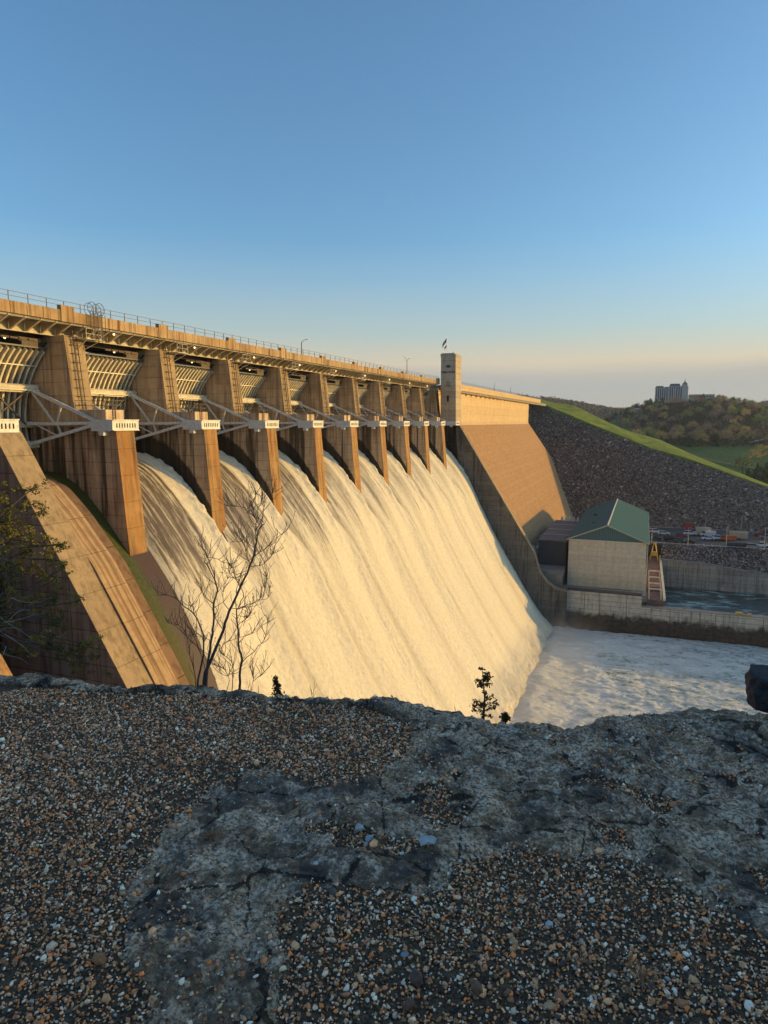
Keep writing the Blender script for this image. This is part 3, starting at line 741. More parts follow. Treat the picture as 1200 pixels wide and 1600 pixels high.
def river():
    xs = np.concatenate([np.linspace(-26, 62, 260), np.linspace(63, 400, 60)]); ys = np.linspace(30, 212.2, 420)
    X, Y = np.meshgrid(xs, ys, indexing='ij'); k = np.exp(-(X+26)/40)
    Xw = X+3*(fbm(X*.08, Y*.08, 3, 2)-.5)
    h = (.7+.5*k)*(fbm(Xw*.16, Y*.22, 6, 41)-.5)+ .55*np.abs(fbm(Xw*.30, Y*.7, 6, 4)-.5)*-2
    h += 1.2*np.exp(-((X+21.5)/3.0)**2)*fbm(Y*.25, X*.2, 4, 8)
    V = np.stack([X, Y, WZ+.4+h], -1).reshape(-1, 3)
    tag(npmesh('river_water', V, grid_faces(len(xs), len(ys)), 'river'), kind='structure')
river()
def mist():
    # spray hanging over the foot of the spillway
    n = NT('spray_mist'); n.t.nodes.remove(n.p); v = n.n('ShaderNodeVolumePrincipled'); v.inputs['Color'].default_value = (.93, .95, 1, 1)
    d = n.noise(.12, detail=3); o = n.sep()
    v.inputs['Density'].default_value = .02; v.inputs['Anisotropy'].default_value = .3
    hx = n.math('SUBTRACT', 1.0, n.math('DIVIDE', n.math('ABSOLUTE', n.math('ADD', o[0], 20)), 13), clamp=True)
    hz = n.math('SUBTRACT', 1.0, n.math('DIVIDE', n.math('ADD', o[2], 63), 9), clamp=True)
    dd = n.math('MULTIPLY', n.math('MULTIPLY', hx, hz), n.ramp(d, [(.38, 0), (.7, 1)]))
    n.L(n.math('MULTIPLY', dd, .085), v.inputs['Density']); n.L(v.outputs[0], n.t.nodes['Material Output'].inputs['Volume'])
    M['mist'] = n.m
    tag(MB().box(-33, 6, 66, 211.6, -64.5, -50).build('spray_mist', 'mist'), 'pale spray hanging over the foot of the white water', 'mist', kind='stuff')
MIST = True
if MIST: mist()

# ------------------------------------------------------------------ training wall, decks, tailrace
WY = 212.55
t = thing('training_wall', (10, WY, -66), 'long stained concrete wall between the white water and the powerhouse', 'wall')
MB().box(-20.5, 1.2, WY, WY+2.6, -67, -51.55).build('tall_section', 'training', t)
MB().box(1.2, 260, WY, WY+2.6, -67, -54.9).build('low_section', 'training', t)
MB().box(-20.5, 1.2, WY-.15, WY+2.75, -51.54, -51.2).build('tall_coping', 'dark_wall', t)
MB().box(1.2, 260, WY-.1, WY+2.7, -54.89, -54.75).build('low_coping', 'grey_conc', t)
m = MB()
for x in np.arange(-26, 1.5, 1.7): m.beam((x, WY+.2, -51.2), (x, WY+.2, -50.1), .09)
for h in (-50.7, -50.15): m.beam((-26, WY+.2, h), (1.2, WY+.2, h), .09)
m.build('tall_railing', 'rail', t)
m = MB()
for x in np.arange(2, 120, 2.2): m.beam((x, WY+2.4, -54.8), (x, WY+2.4, -53.8), .06)
for h in (-54.3, -53.8): m.beam((2, WY+2.4, h), (120, WY+2.4, h), .05)
m.build('low_railing', 'rail', t)
for x0_ in (-13.5, 6.5, 17.5, 27.5, 40):   # dark weep stains
    pass
m = MB(); m.box(-60, 2.4, WY+2.6, 300, -54, -52.0); tag(m.build('powerhouse_deck', 'grey_conc'), kind='structure')
t = thing('gantry_deck', (5, 240, -60), 'reddish concrete deck with steel frames beside the powerhouse', 'deck')
M['red_deck'] = simple('red_brown_deck', (.20, .11, .085), .85, 0, .4, .6)
MB().box(2.45, 7.6, WY+2.62, 287, -66, -53.0).build('deck_slab', 'red_deck', t)
MB().box(7.2, 7.9, WY+2.62, 287, -53.02, -52.2).build('deck_curb', 'cream', t)
for k, yy in enumerate((216, 224, 233, 243)):
    m = MB(); m.beam((3.2, yy, -53), (3.2, yy, -49.8), .3); m.beam((6.6, yy, -53), (6.6, yy, -49.8), .3); m.beam((3.2, yy, -49.8), (6.6, yy, -49.8), .35)
    if k % 2 == 0: m.beam((3.2, yy, -49.8), (3.2, yy+4, -52.6), .2); m.beam((6.6, yy, -49.8), (6.6, yy+4, -52.6), .2)
    m.build('gate_frame', 'cream', t)
m = MB(); m.box(3.6, 6.4, 226, 231, -53, -51.4); m.build('hatch_cover', 'red_deck', t)
t = thing('yellow_crane', (5.2, 278, -53), 'small yellow lifting frame on the deck beside the powerhouse', 'crane')
m = MB()
for sx in (-1.5, 1.5):
    for sy in (-1.2, 1.2): m.beam((5.2+sx, 278+sy, -53), (5.2+sx*.15, 278, -46), .3)
m.build('lifting_frame', 'yellow', t)
m = MB(); m.box(4.3, 6.1, 277.2, 278.8, -51, -49.4); m.build('winch', 'yellow', t)
for i in range(3):
    a = hit(1155+i*5, 951, 'Z', -54.7)
tag(MB().box(26.5, 28.4, WY+.5, WY+1.6, -54.74, -54.0).box(29.5, 30.6, WY+.5, WY+1.4, -54.74, -54.2).build('yellow_bollard_box', 'yellow'), 'yellow equipment boxes on the low wall by the tailrace', 'box')
def tail_mat():
    n = NT('tailrace_water'); w = n.map((.5, 1, 1)); a = n.noise(.18, w, detail=8, rough=.68, dist=1.2); b = n.noise(1.2, detail=6)
    c = n.mix(n.ramp(a, [(.52, 0), (.62, .9)]), (.015, .045, .04), (.35, .50, .48)); n.bump(n.math('ADD', a, n.math('MULTIPLY', b, .5)), .7, .7)
    return n.done(c, .15)
M['tail'] = tail_mat()
tag(MB().box(7.9, 400, WY+2.0, 277, -66, -62.5).build('tailrace_water', 'tail'), kind='structure')
# far retaining wall of the tailrace with bank above
M['retain'] = concrete('retaining_concrete', (.44, .39, .32), (.07, .055, .045), .8, vj=(0, 9.1, 0))
t = thing('retaining_wall', (40, 277, -64), 'pale concrete retaining wall on the far side of the tailrace', 'wall')
b = MB()
P = [(7.7, -66), (300, -66), (300, -62), (75, -57.5), (38, -54.6), (22, -52.6), (7.7, -52.2)]
b.prism(P, 276.6, 278.2); b.build('wall_face', 'retain', t)
b = MB(); Q = P[2:]
for a, c in zip(Q[:-1], Q[1:]): b.prism([(a[0], a[1]), (c[0], c[1]), (c[0], c[1]+.25), (a[0], a[1]+.25)], 276.4, 278.4)
b.build('wall_coping', 'grey_conc', t)

# parking
PZ = -48.0
tag(MB().box(-30, 340, 287.5, 334, PZ-8, PZ).build('parking_lot', 'asphalt'), kind='structure')
tag(MB().box(-10, 340, 334.01, 337, PZ-6, PZ+.25).build('gravel_verge', simple('sandy_verge', (.40, .27, .17), .9, 0, .3, .4)), kind='structure')
m = MB()
for k in range(28): m.box(6+k*2.9, 6.12+k*2.9, 289, 294.3, PZ, PZ+.006)
tag(m.build('parking_lines', 'white_paint'), kind='structure')
t = thing('guard_rail', (60, 287.2, PZ), 'thin guard rail along the near edge of the parking lot', 'guard rail')
m = MB(); m.beam((3, 287.8, PZ+.65), (200, 287.8, PZ+.65), .08, .16); m.build('rail_beam', 'steel', t)
m = MB()
for x in np.arange(3, 200, 3.2): m.beam((x, 287.9, PZ), (x, 287.9, PZ+.8), .15)
m.build('rail_posts', 'rail', t)

# ------------------------------------------------------------------ rocks (vectorised)
def ico():
    p = (1+5**.5)/2
    v = np.array([(-1, p, 0), (1, p, 0), (-1, -p, 0), (1, -p, 0), (0, -1, p), (0, 1, p), (0, -1, -p), (0, 1, -p), (p, 0, -1), (p, 0, 1), (-p, 0, -1), (-p, 0, 1)], float)
    f = np.array([(0, 11, 5), (0, 5, 1), (0, 1, 7), (0, 7, 10), (0, 10, 11), (1, 5, 9), (5, 11, 4), (11, 10, 2), (10, 7, 6), (7, 1, 8), (3, 9, 4), (3, 4, 2), (3, 2, 6), (3, 6, 8), (3, 8, 9), (4, 9, 5), (2, 4, 11), (6, 2, 10), (8, 6, 7), (9, 8, 1)])
    return v/np.linalg.norm(v[0]), f
IV, IF = ico()
def rocks(name, P, size, pal, mat, flat=.62, tilt=.5, jit=.32, rng=RNG, lift=.15):
    N = len(P); pal = np.array(pal)
    R = 1+rng.uniform(-jit, jit, (N, 12, 1)); V = IV[None]*R
    sc = np.stack([rng.uniform(.75, 1.3, N), rng.uniform(.6, 1.0, N), flat*rng.uniform(.7, 1.25, N)], -1)
    V = V*sc[:, None, :]
    for ax, am in ((0, tilt), (1, tilt), (2, pi)):
        a = rng.uniform(-am, am, N); c, s = np.cos(a)[:, None], np.sin(a)[:, None]; i, j = [(1, 2), (2, 0), (0, 1)][ax]
        vi = V[:, :, i]*c-V[:, :, j]*s; vj = V[:, :, i]*s+V[:, :, j]*c; V[:, :, i] = vi; V[:, :, j] = vj
    V = V*np.asarray(size)[:, None, None]*.5+P[:, None, :]; V[:, :, 2] += np.asarray(size)[:, None]*lift
    F = (IF[None]+np.arange(N)[:, None, None]*12).reshape(-1, 3)
    w = pal[:, 3]/pal[:, 3].sum(); ci = rng.choice(len(pal), N, p=w); C = pal[ci, :3]*rng.uniform(.7, 1.25, (N, 1))
    return npmesh(name, V.reshape(-1, 3), F, mat, smooth=False, cols=np.repeat(C, 12, 0))
def rock_mat(name, sc, rough=.8, dist=.002, lo=.7, hi=1.2):
    n = NT(name); c = n.attr('Col', 'Color'); f = n.noise(sc, detail=4, rough=.7)
    n.bump(f, .5, dist); return n.done(n.mix(1.0, c, n.ramp(f, [(.3, lo), (.7, hi)]), 'MULTIPLY'), rough, Specular_IOR_Level=.35)
M['rock'] = rock_mat('broken_rock', 1.5, .85, .1)
M['pebble'] = rock_mat('pebble_stone', 130, .65, .001, .9, 1.6)

# ------------------------------------------------------------------ embankment with riprap and grass
def rr_plane(x, y):
    d = pxray(x, y); t = (-48-.46*335)/(d.z-.46*d.y); return d*t
BND = [(845, 628), (852, 635), (900, 656), (960, 680), (1020, 704), (1080, 722), (1140, 743), (1200, 764), (1290, 797), (1420, 845)]
GUP = [(846, 624), (860, 628), (894, 633), (918, 644), (975, 671), (1032, 687), (1065, 704), (1110, 722), (1200, 759), (1290, 795)]
TT = [rr_plane(*p) for p in BND]
def embank():
    T = np.array([tuple(p) for p in TT]); T[0] += np.array([-6, 0, 0])
    n = len(T); ti = np.linspace(0, n-1, 90); Tt = np.stack([np.interp(ti, range(n), T[:, k]) for k in range(3)], -1)
    rows = []; m = 60
    toe = np.stack([Tt[:, 0]*1.0, np.full(90, 335.0), np.full(90, -48.3)], -1); toe[:, 0] = np.linspace(-70, T[-1, 0], 90)
    for j in range(m):
        q = j/(m-1); rows.append(toe*(1-q)+Tt*q)
    R = np.array(rows)
    R[:, :, 2] += 1.2*(fbm(R[:, :, 0]*.06, R[:, :, 1]*.06, 3, 6)-.5)*np.sin(np.linspace(0, pi, m))[:, None]
    # carry the foot on below the parking level
    foot = R[:1].copy(); foot[:, :, 1] -= 45; foot[:, :, 2] -= 20.7; R = np.concatenate([foot, R])
    o = npmesh('embankment_slope', R.reshape(-1, 3), grid_faces(m+1, 90), simple('embankment_rock', (.06, .043, .036), .95, 0, .5, .8)); tag(o, kind='structure')
    N = 95000; a = RNG.uniform(0, 1, N); bq = RNG.uniform(0, 1, N); X = -60+a*210; Y = 300+bq*190
    # sample on the surface by cells weighted by area
    rr = RNG.uniform(0, m-1.001, N); cc = RNG.uniform(0, 88.999, N); ii = rr.astype(int); jj = cc.astype(int); fr = (rr-ii)[:, None]; fc = (cc-jj)[:, None]
    A = R[1:]
    P = (A[ii, jj]*(1-fr)+A[ii+1, jj]*fr)*(1-fc)+(A[ii, jj+1]*(1-fr)+A[ii+1, jj+1]*fr)*fc
    sz = np.clip(RNG.lognormal(-.55, .42, N), .25, 1.8)
    keep = RNG.uniform(0, 1, N) > 0; P = P[keep]; sz = sz[keep]
    tag(rocks('riprap', P, sz, [(.22, .155, .115, 5), (.36, .26, .18, 2.5), (.10, .072, .06, 4), (.55, .44, .34, .6), (.25, .16, .11, 2)], 'rock', flat=.8, tilt=1.0),
        'dark broken rock covering the embankment between the dam and the parking lot', 'rocks', kind='stuff')
    return T
TL = embank()
def grass_mat(name, a, b, sc=.03):
    n = NT(name); big = n.noise(sc, detail=6, rough=.6); f = n.noise(.6, n.map((1, .3, 1)), detail=6, rough=.7)
    c = n.mix(n.ramp(big, [(.35, 0), (.65, 1)]), a, b); c = n.mix(n.math('MULTIPLY', n.ramp(n.noise(sc*5, n.map((1, .25, 1)), detail=6, rough=.75), [(.45, 0), (.62, 1)]), .7), c, (.06, .10, .012)); c = n.mix(1.0, c, n.ramp(f, [(.3, .7), (.7, 1.25)]), 'MULTIPLY')
    n.bump(f, .4, .3); return n.done(c, .9, Specular_IOR_Level=.1)
M['grass'] = grass_mat('mown_grass', (.15, .19, .018), (.22, .25, .035))
def grass_slope():
    n = len(BND); T = TL.copy(); T[:, 2] += .9; G = []
    for k, p in enumerate(GUP): G.append(tuple(hit(p[0], p[1], 'Y', TL[k][1]+150)))
    G = np.array(G); D = G.copy(); D[:, 1] += 60; D[:, 2] -= 22; D[:, 0] += 5
    ti = np.linspace(0, n-1, 80); I = lambda A: np.stack([np.interp(ti, range(n), A[:, k]) for k in range(3)], -1)
    Ta, Ga, Da = I(T), I(G), I(D); rows = [Ta-np.array([0, 1, 2.5])]
    for j in range(20): q = j/19; rows.append(Ta*(1-q)+Ga*q+np.array([0, 0, .8*math.sin(q*pi)]))
    rows.append(Da)
    R = np.array(rows); R[1:, :, 2] += .5*(fbm(R[1:, :, 0]*.1, R[1:, :, 1]*.05, 3, 12)-.5)
    tag(npmesh('grass_slope', R.reshape(-1, 3), grid_faces(len(rows), 80), 'grass'), kind='structure')
grass_slope()

# ------------------------------------------------------------------ land beyond
def ground_h(X, Y):
    b = np.interp(Y, [0, 330, 420, 560, 720, 900, 1400, 3000, 6000, 12000], [-72, -72, -60, -47, -25, -13, -6, 10, 120, 160])
    b = b+39*np.exp(-np.where(X < 20, (X-20)/68, np.maximum(X-75, 0)/95)**2-((Y-1150)/230)**2)
    b = b+3*np.exp(-((X-190)/60)**2-((Y-1250)/160)**2)
    b = b+8*np.exp(-((X-120)/70)**2-((Y-1000)/160)**2)
    b = b+72*np.exp(-((X+380)/330)**2-((Y-2000)/350)**2)
    b = b+92*np.exp(-((X-560)/260)**2-((Y-2700)/500)**2)
    b = b+7*(fbm(X*.006, Y*.006, 4, 21)-.5)*sm(600, 1000, Y)
    b = np.where((X < -75) & (Y < 1500), np.minimum(b, 2.0), b)
    return b
def land():
    xs = np.unique(np.concatenate([np.linspace(-9000, -600, 30), np.linspace(-600, 900, 220), np.linspace(900, 9000, 30)]))
    ys = np.unique(np.concatenate([np.linspace(-3000, 300, 12), np.linspace(300, 1500, 170), np.linspace(1500, 3600, 90), np.linspace(3600, 14000, 40)]))
    X, Y = np.meshgrid(xs, ys, indexing='ij'); Z = ground_h(X, Y)
    V = np.stack([X, Y, Z], -1).reshape(-1, 3)
    n = NT('land'); big = n.noise(.012, detail=6, rough=.6); f = n.noise(.25, detail=5); o = n.sep()
    g = n.mix(n.ramp(big, [(.4, 0), (.6, 1)]), (.07, .13, .025), (.12, .16, .045))
    far = n.math('DIVIDE', o[1], 2000)
    c = n.mix(n.ramp(far, [(.36, 0), (.40, 1)]), g, n.mix(f, (.06, .05, .03), (.11, .09, .045)))
    mead = n.math('MULTIPLY', n.math('LESS_THAN', o[0], -18), n.math('LESS_THAN', o[1], 1085)); c = n.mix(mead, c, g)
    m = n.done(n.mix(1.0, c, n.ramp(f, [(.3, .8), (.7, 1.2)]), 'MULTIPLY'), .95, Specular_IOR_Level=.1)
    tag(npmesh('ground', V, grid_faces(len(xs), len(ys)), m), kind='structure')
land()
n = NT('lake_water'); n.bump(n.noise(.4, detail=5), .3, .2)
tag(MB().box(-5000, -76, -900, 1500, 3, 4.5).build('reservoir_water', n.done((.02, .05, .07), .1)), kind='structure')
# distant road
def ribbon(name, pts, w, mat, lift=.6):
    V = []
    for i, p in enumerate(pts):
        a = pts[min(i+1, len(pts)-1)]; b_ = pts[max(i-1, 0)]; d = np.array([a[0]-b_[0], a[1]-b_[1]]); d = d/np.linalg.norm(d); nn = np.array([-d[1], d[0]])*w/2
        for s_ in (-1, 1):
            x, y = p[0]+nn[0]*s_, p[1]+nn[1]*s_; V.append((x, y, float(ground_h(np.array(p[0]), np.array(p[1])))+lift))
    return tag(npmesh(name, np.array(V), grid_faces(len(pts), 2), mat), kind='structure')
ribbon('distant_road', [(-110+6*k, 1092-k*.6) for k in range(20)], 11, simple('pale_road', (.45, .42, .38), .9), 2.2)
ribbon('distant_lane', [(95+3.2*k, 800-6*abs(k-9)) for k in range(20)], 6, simple('pale_lane', (.35, .33, .31), .9), 1.5)
ribbon('field_track', [(20+6*k, 690-6*k) for k in range(24)], 3, simple('stone_track', (.20, .19, .17), .9), .5)

# ------------------------------------------------------------------ trees
def quad_cloud(P, size, rng, nrm=None):
    N = len(P); a = rng.normal(size=(N, 3)); a /= np.linalg.norm(a, axis=1)[:, None]
    b = rng.normal(size=(N, 3)); b = b-(a*b).sum(1)[:, None]*a; b /= np.linalg.norm(b, axis=1)[:, None]
    s = np.asarray(size).reshape(-1, 1); a = a*s; b = b*s*.6
    V = np.stack([P-a, P-b, P+a, P+b], 1).reshape(-1, 3); F = np.arange(4*N).reshape(-1, 4); return V, F
def tree_variant(kind, seed):
    rng = np.random.default_rng(seed); rnd = random.Random(seed); H = 13.0
    tb = MB(); base_h = {'bare': .3, 'gold': .25, 'green': .22, 'ever': .08}[kind]
    tb.tube([(0, 0, -1), (.1, .1, H*.3), (.2, -.1, H*.6), (.1, 0, H*.88)], [.30, .22, .13, .04], 6)
    tips = []
    nl = {'bare': 16, 'gold': 12, 'green': 12, 'ever': 10}[kind]
    for k in range(nl):
        z = H*(base_h+(.85-base_h)*k/nl); a = k*2.4+rnd.random(); L = (H*.34)*(1-.55*k/nl)*(.8+.4*rnd.random())
        if kind == 'ever': L = H*.24*(1-.85*k/nl)
        e = (L*cos(a), L*sin(a), z+L*(.75 if kind != 'ever' else .05)); tb.tube([(0.1, 0, z), (e[0]*.5, e[1]*.5, z+(e[2]-z)*.35), e], [.11, .07, .03], 4); tips.append(e)
    P = []; sz = []
    for e in tips:
        nn = {'bare': 55, 'gold': 70, 'green': 90, 'ever': 120}[kind]; rad = {'bare': 1.9, 'gold': 1.9, 'green': 2.2, 'ever': 1.5}[kind]*(.7+.6*rnd.random())
        q = rng.normal(size=(nn, 3))*rad*.5; q[:, 2] *= .75; P.append(np.array(e)+q); sz.append(np.full(nn, {'bare': .30, 'gold': .36, 'green': .42, 'ever': .45}[kind])*rng.uniform(.6, 1.3, nn))
    if kind == 'ever':
        for k in range(14):
            z = H*(.08+.9*k/14); r = H*.2*(1-k/14.5); q = rng.normal(size=(70, 3)); q[:, :2] *= r*.55; q[:, 2] *= .5; P.append(q+np.array([0, 0, z])); sz.append(rng.uniform(.3, .6, 70))
    P = np.vstack(P); sz = np.concatenate(sz); V, F = quad_cloud(P, sz, rng)
    tone = rng.uniform(.55, 1.35, len(P)); C = np.repeat(np.stack([tone, tone, tone], -1), 4, 0)
    t = thing('tree', (0, 0, 0), 'x', 'tree', 'trees on the hillside beyond the grass')
    tb.build('trunk', 'bark', t)
    npmesh('crown', V, F, 'leaf_'+kind, t, smooth=False, cols=C)
    return t
M['leaf_bare'] = leaf('bare_twig_crown', (0.259, 0.179, 0.130), (0.389, 0.244, 0.162))
M['leaf_gold'] = leaf('spring_gold_leaves', (0.486, 0.373, 0.114), (0.616, 0.406, 0.162))
M['leaf_green'] = leaf('olive_leaves', (0.194, 0.227, 0.065), (0.308, 0.324, 0.097))
M['leaf_ever'] = leaf('evergreen_needles', (0.056, 0.082, 0.041), (0.097, 0.121, 0.056))
VAR = {k: [tree_variant(k, 100+i*7+j) for i in range(3 if k == 'bare' else 2)] for j, k in enumerate(('bare', 'gold', 'green', 'ever'))}
used = set()
def put_tree(kind, x, y, s, rnd, z=None, label=None, name=None):
    v = rnd.choice(VAR[kind]); o = v if v.name not in used else copy_tree(v); used.add(v.name)
    o.location = (x, y, float(ground_h(np.array(float(x)), np.array(float(y)))) if z is None else z); o.rotation_euler = (0, 0, rnd.random()*6.28); sc = s*(.85+.3*rnd.random()); o.scale = (sc*1.15, sc*1.15, sc)
    names = {'bare': 'bare_tree', 'gold': 'budding_tree', 'green': 'leafy_tree', 'ever': 'cedar_tree'}; o.name = names[kind]
    o['label'] = label or {'bare': 'bare brown tree on the wooded hillside beyond the grass', 'gold': 'golden budding tree on the wooded hillside beyond the grass',
                           'green': 'olive green tree on the wooded hillside beyond the grass', 'ever': 'dark evergreen tree on the wooded hillside beyond the grass'}[kind]
    o['group'] = {'bare': 'bare brown hillside trees', 'gold': 'golden hillside trees', 'green': 'olive hillside trees', 'ever': 'dark evergreen hillside trees'}[kind]
    if label: del o['group']
    return o
for v in sum(VAR.values(), []):
    for c in v.children: c.location = (0, 0, 0)
rnd = random.Random(5); pts = []; tries = 0
while len(pts) < 265 and tries < 60000:
    tries += 1
    y = rnd.uniform(690, 1190); x = rnd.uniform(-110, 240)
    z = float(ground_h(np.array(x), np.array(y))); qx, qy = projpx(np.array([[x, y, z]])); qx = qx[0]; qy = qy[0]
    if not (930 < qx < 1260): continue
    edge = 690+ (30 if qx > 1000 else 0)+max(0, (1000-qx))*5.2
    if y < edge: continue
    if abs(x-47) < 24 and 1085 < y < 1165: continue          # hotel terrace
    dmin = 9.0 if y < 800 else 12.5
    if any((x-a)**2+(y-b)**2 < dmin**2 for a, b in pts): continue
    pts.append((x, y))
    k = 'bare' if y < 1000 else 'ever'
    r = rnd.random(); kind = (('bare' if r < .5 else 'gold' if r < .68 else 'green' if r < .85 else 'ever') if y < 1020 else ('ever' if r < .42 else 'green' if r < .66 else 'bare' if r < .9 else 'gold'))
    put_tree(kind, x, y, .95 if y < 900 else .8, rnd)
for (qx, d, kind, s, lab) in ((1163, 600, 'green', 1.05, 'yellow green leafy tree at the right end of the meadow'), (1186, 560, 'ever', 1.35, 'large dark evergreen at the right edge beside the meadow'),
                        (1200, 545, 'ever', 1.25, 'dark evergreen cut by the right edge of the photo'), (1176, 640, 'gold', 1.1, 'golden tree behind the yellow green tree at right'), (1192, 650, 'gold', 1.2, 'golden tree rising behind the large dark evergreen'),
                        (1172, 572, 'ever', .75, 'small dark evergreen left of the large dark evergreen')):
    h = hit(qx, 700, 'Y', d); put_tree(kind, h.x, d, s*1.1, rnd, label=lab)
def far_forest():
    rng = np.random.default_rng(3); N = 15000
    Y = rng.uniform(1200, 3400, N)**1.0; X = rng.uniform(-700, 900, N)*(Y/2600+.15)
    X = np.where(rng.uniform(0, 1, N) < .55, (rng.uniform(-.14, .22, N))*Y, X)
    Z = ground_h(X, Y); ok = (Z > 5) | (Y > 1250)
    ok &= ~((np.abs(X-47) < 25) & (Y < 1190))
    X, Y, Z = X[ok], Y[ok], Z[ok]; N = len(X); per = 7
    P = np.repeat(np.stack([X, Y, Z+4], -1), per, 0); s = 4.2*(.8+Y/6000)
    P += rng.normal(size=P.shape)*np.repeat(s, per)[:, None]*np.array([.8, .8, .45])
    V, F = quad_cloud(P, np.repeat(s, per)*rng.uniform(.35, .7, N*per), rng)
    pal = np.array([(.17, .12, .085), (.085, .10, .05), (.045, .06, .036), (.24, .17, .085)]); C = pal[rng.choice(4, N, p=[.4, .25, .25, .1])]*rng.uniform(.7, 1.3, (N, 1))
    n = NT('far_forest_leaf'); m = n.done(n.attr('Col', 'Color'), .9, Specular_IOR_Level=.1)
    tag(npmesh('distant_forest', V, F, m, smooth=False, cols=np.repeat(np.repeat(C, per, 0), 4, 0)), 'wooded ridges fading along the horizon behind the hotel hill', 'forest', kind='stuff')
far_forest()
def field_scrub():
    rng = np.random.default_rng(8); N = 9000
    Y = rng.uniform(700, 1200, N); X = rng.uniform(-60, 240, N); Z = ground_h(X, Y); qx, qy = projpx(np.stack([X, Y, Z], -1))
    ok = (qx > 985) & (Y > 725)&~((np.abs(X-47) < 24) & (Y > 1085)&(Y < 1165)); X, Y, Z = X[ok], Y[ok], Z[ok]; N = len(X); per = 8
    P = np.repeat(np.stack([X, Y, Z+1.2], -1), per, 0)+rng.normal(size=(N*per, 3))*np.array([1.6, 1.6, 1.1])
    V, F = quad_cloud(P, rng.uniform(.5, 1.1, N*per), rng)
    C = np.array([(.10, .07, .05), (.06, .06, .03), (.13, .10, .05)])[rng.choice(3, N)]*rng.uniform(.6, 1.2, (N, 1))
    tag(npmesh('hillside_scrub', V, F, bpy.data.materials['far_forest_leaf'], smooth=False, cols=np.repeat(np.repeat(C, per, 0), 4, 0)), 'brown undergrowth between the hillside trees', 'undergrowth', kind='stuff')
field_scrub()

# ------------------------------------------------------------------ hotel on the hill
M['hotel'] = simple('hotel_wall', (.50, .46, .42), .8, 0, .15, .2); M['hotel_roof'] = simple('slate_green_roof', (.10, .13, .13), .6); M['glass'] = simple('dark_window', (.04, .05, .07), .2)
def hotel():
    t = thing('hilltop_hotel', (34, 1130, 38), 'large castle like hotel with green roofs and a pointed spire on the hilltop', 'hotel')
    y0, y1 = 1120, 1140; zb = 28
    blocks = [(10.5, 22.5, 51.5, 2.6), (22.5, 30, 50.5, 2.2), (30, 45, 54.0, 3.2), (45, 56, 51.5, 2.5)]
    for (x0, x1, zt_, rh) in blocks:
        MB().box(x0+.01, x1-.01, y0, y1, zb, zt_).build('wall_block', 'hotel', t)
        m = MB(); m.add([(x0-.4, y0-.5, zt_), (x1+.4, y0-.5, zt_), (x1+.4, y1, zt_), (x0-.4, y1, zt_), (x0+1.5, y0+2, zt_+rh), (x1-1.5, y0+2, zt_+rh), (x1-1.5, y1-2, zt_+rh), (x0+1.5, y1-2, zt_+rh)],
                        [(0, 3, 2, 1), (4, 5, 6, 7), (0, 1, 5, 4), (1, 2, 6, 5), (2, 3, 7, 6), (3, 0, 4, 7)]); m.build('roof', 'hotel_roof', t)
    for (x0, x1, zt_, rh) in blocks:
        k = int((x1-x0)/3)
        for i in range(k):
            x = x0+1.5+i*3; m = MB()
            m.box(x-.7, x+.7, y0-.15, y0-.02, zb+5, zt_-1.2); m.build('window_column', 'glass', t)
    for x in (22.5, 30, 38, 45):
        MB().box(x-.6, x+.6, y0-1.2, y0-.2, zb, 51).build('bay_column', 'hotel', t)
    m = MB(); m.box(47.5, 54.5, y0-2, y0+5, zb, 56); m.build('tower_block', 'hotel', t)
    m = MB(); m.add([(47, y0-2.5, 56), (55, y0-2.5, 56), (55, y0+5.5, 56), (47, y0+5.5, 56), (50.4, y0+.8, 60), (51.6, y0+.8, 60), (51.6, y0+2, 60), (50.4, y0+2, 60), (51, y0+1.4, 65.5)],
                    [(0, 1, 5, 4), (1, 2, 6, 5), (2, 3, 7, 6), (3, 0, 4, 7), (4, 5, 8), (5, 6, 8), (6, 7, 8), (7, 4, 8), (0, 3, 2, 1)]); m.build('spire', 'hotel_roof', t)
    t2 = thing('low_hotel_wing', (70, 1130, 36), 'long low building stretching right of the hilltop hotel', 'building')
    MB().box(58, 92, 1120, 1140, 30, 39.6).build('wall_block', 'hotel', t2); MB().box(57.5, 92.5, 1119.5, 1140.5, 39.62, 40.8).build('roof', 'trim', t2)
    for k in range(9): MB().box(60+k*3.5, 62+k*3.5, 1119.7, 1119.95, 36.5, 38.8).build('window', 'glass', t2)
    t3 = thing('small_house', (-12, 1060, 10), 'small white house among the trees left of the hotel hill', 'house')
    zg = float(ground_h(np.array(-12.), np.array(1040.)))
    MB().box(-18, -8, 1035, 1043, zg-3, zg+5).build('wall', 'white_paint', t3); MB().prism([(-18.6, zg+5), (-7.4, zg+5), (-13, zg+8)], 1034, 1044).build('roof', 'dark_wall', t3)
    for k in range(3): MB().box(-17+k*3.2, -15.6+k*3.2, 1034.8, 1034.98, zg+1.5, zg+3.6).build('window', 'glass', t3)
hotel()

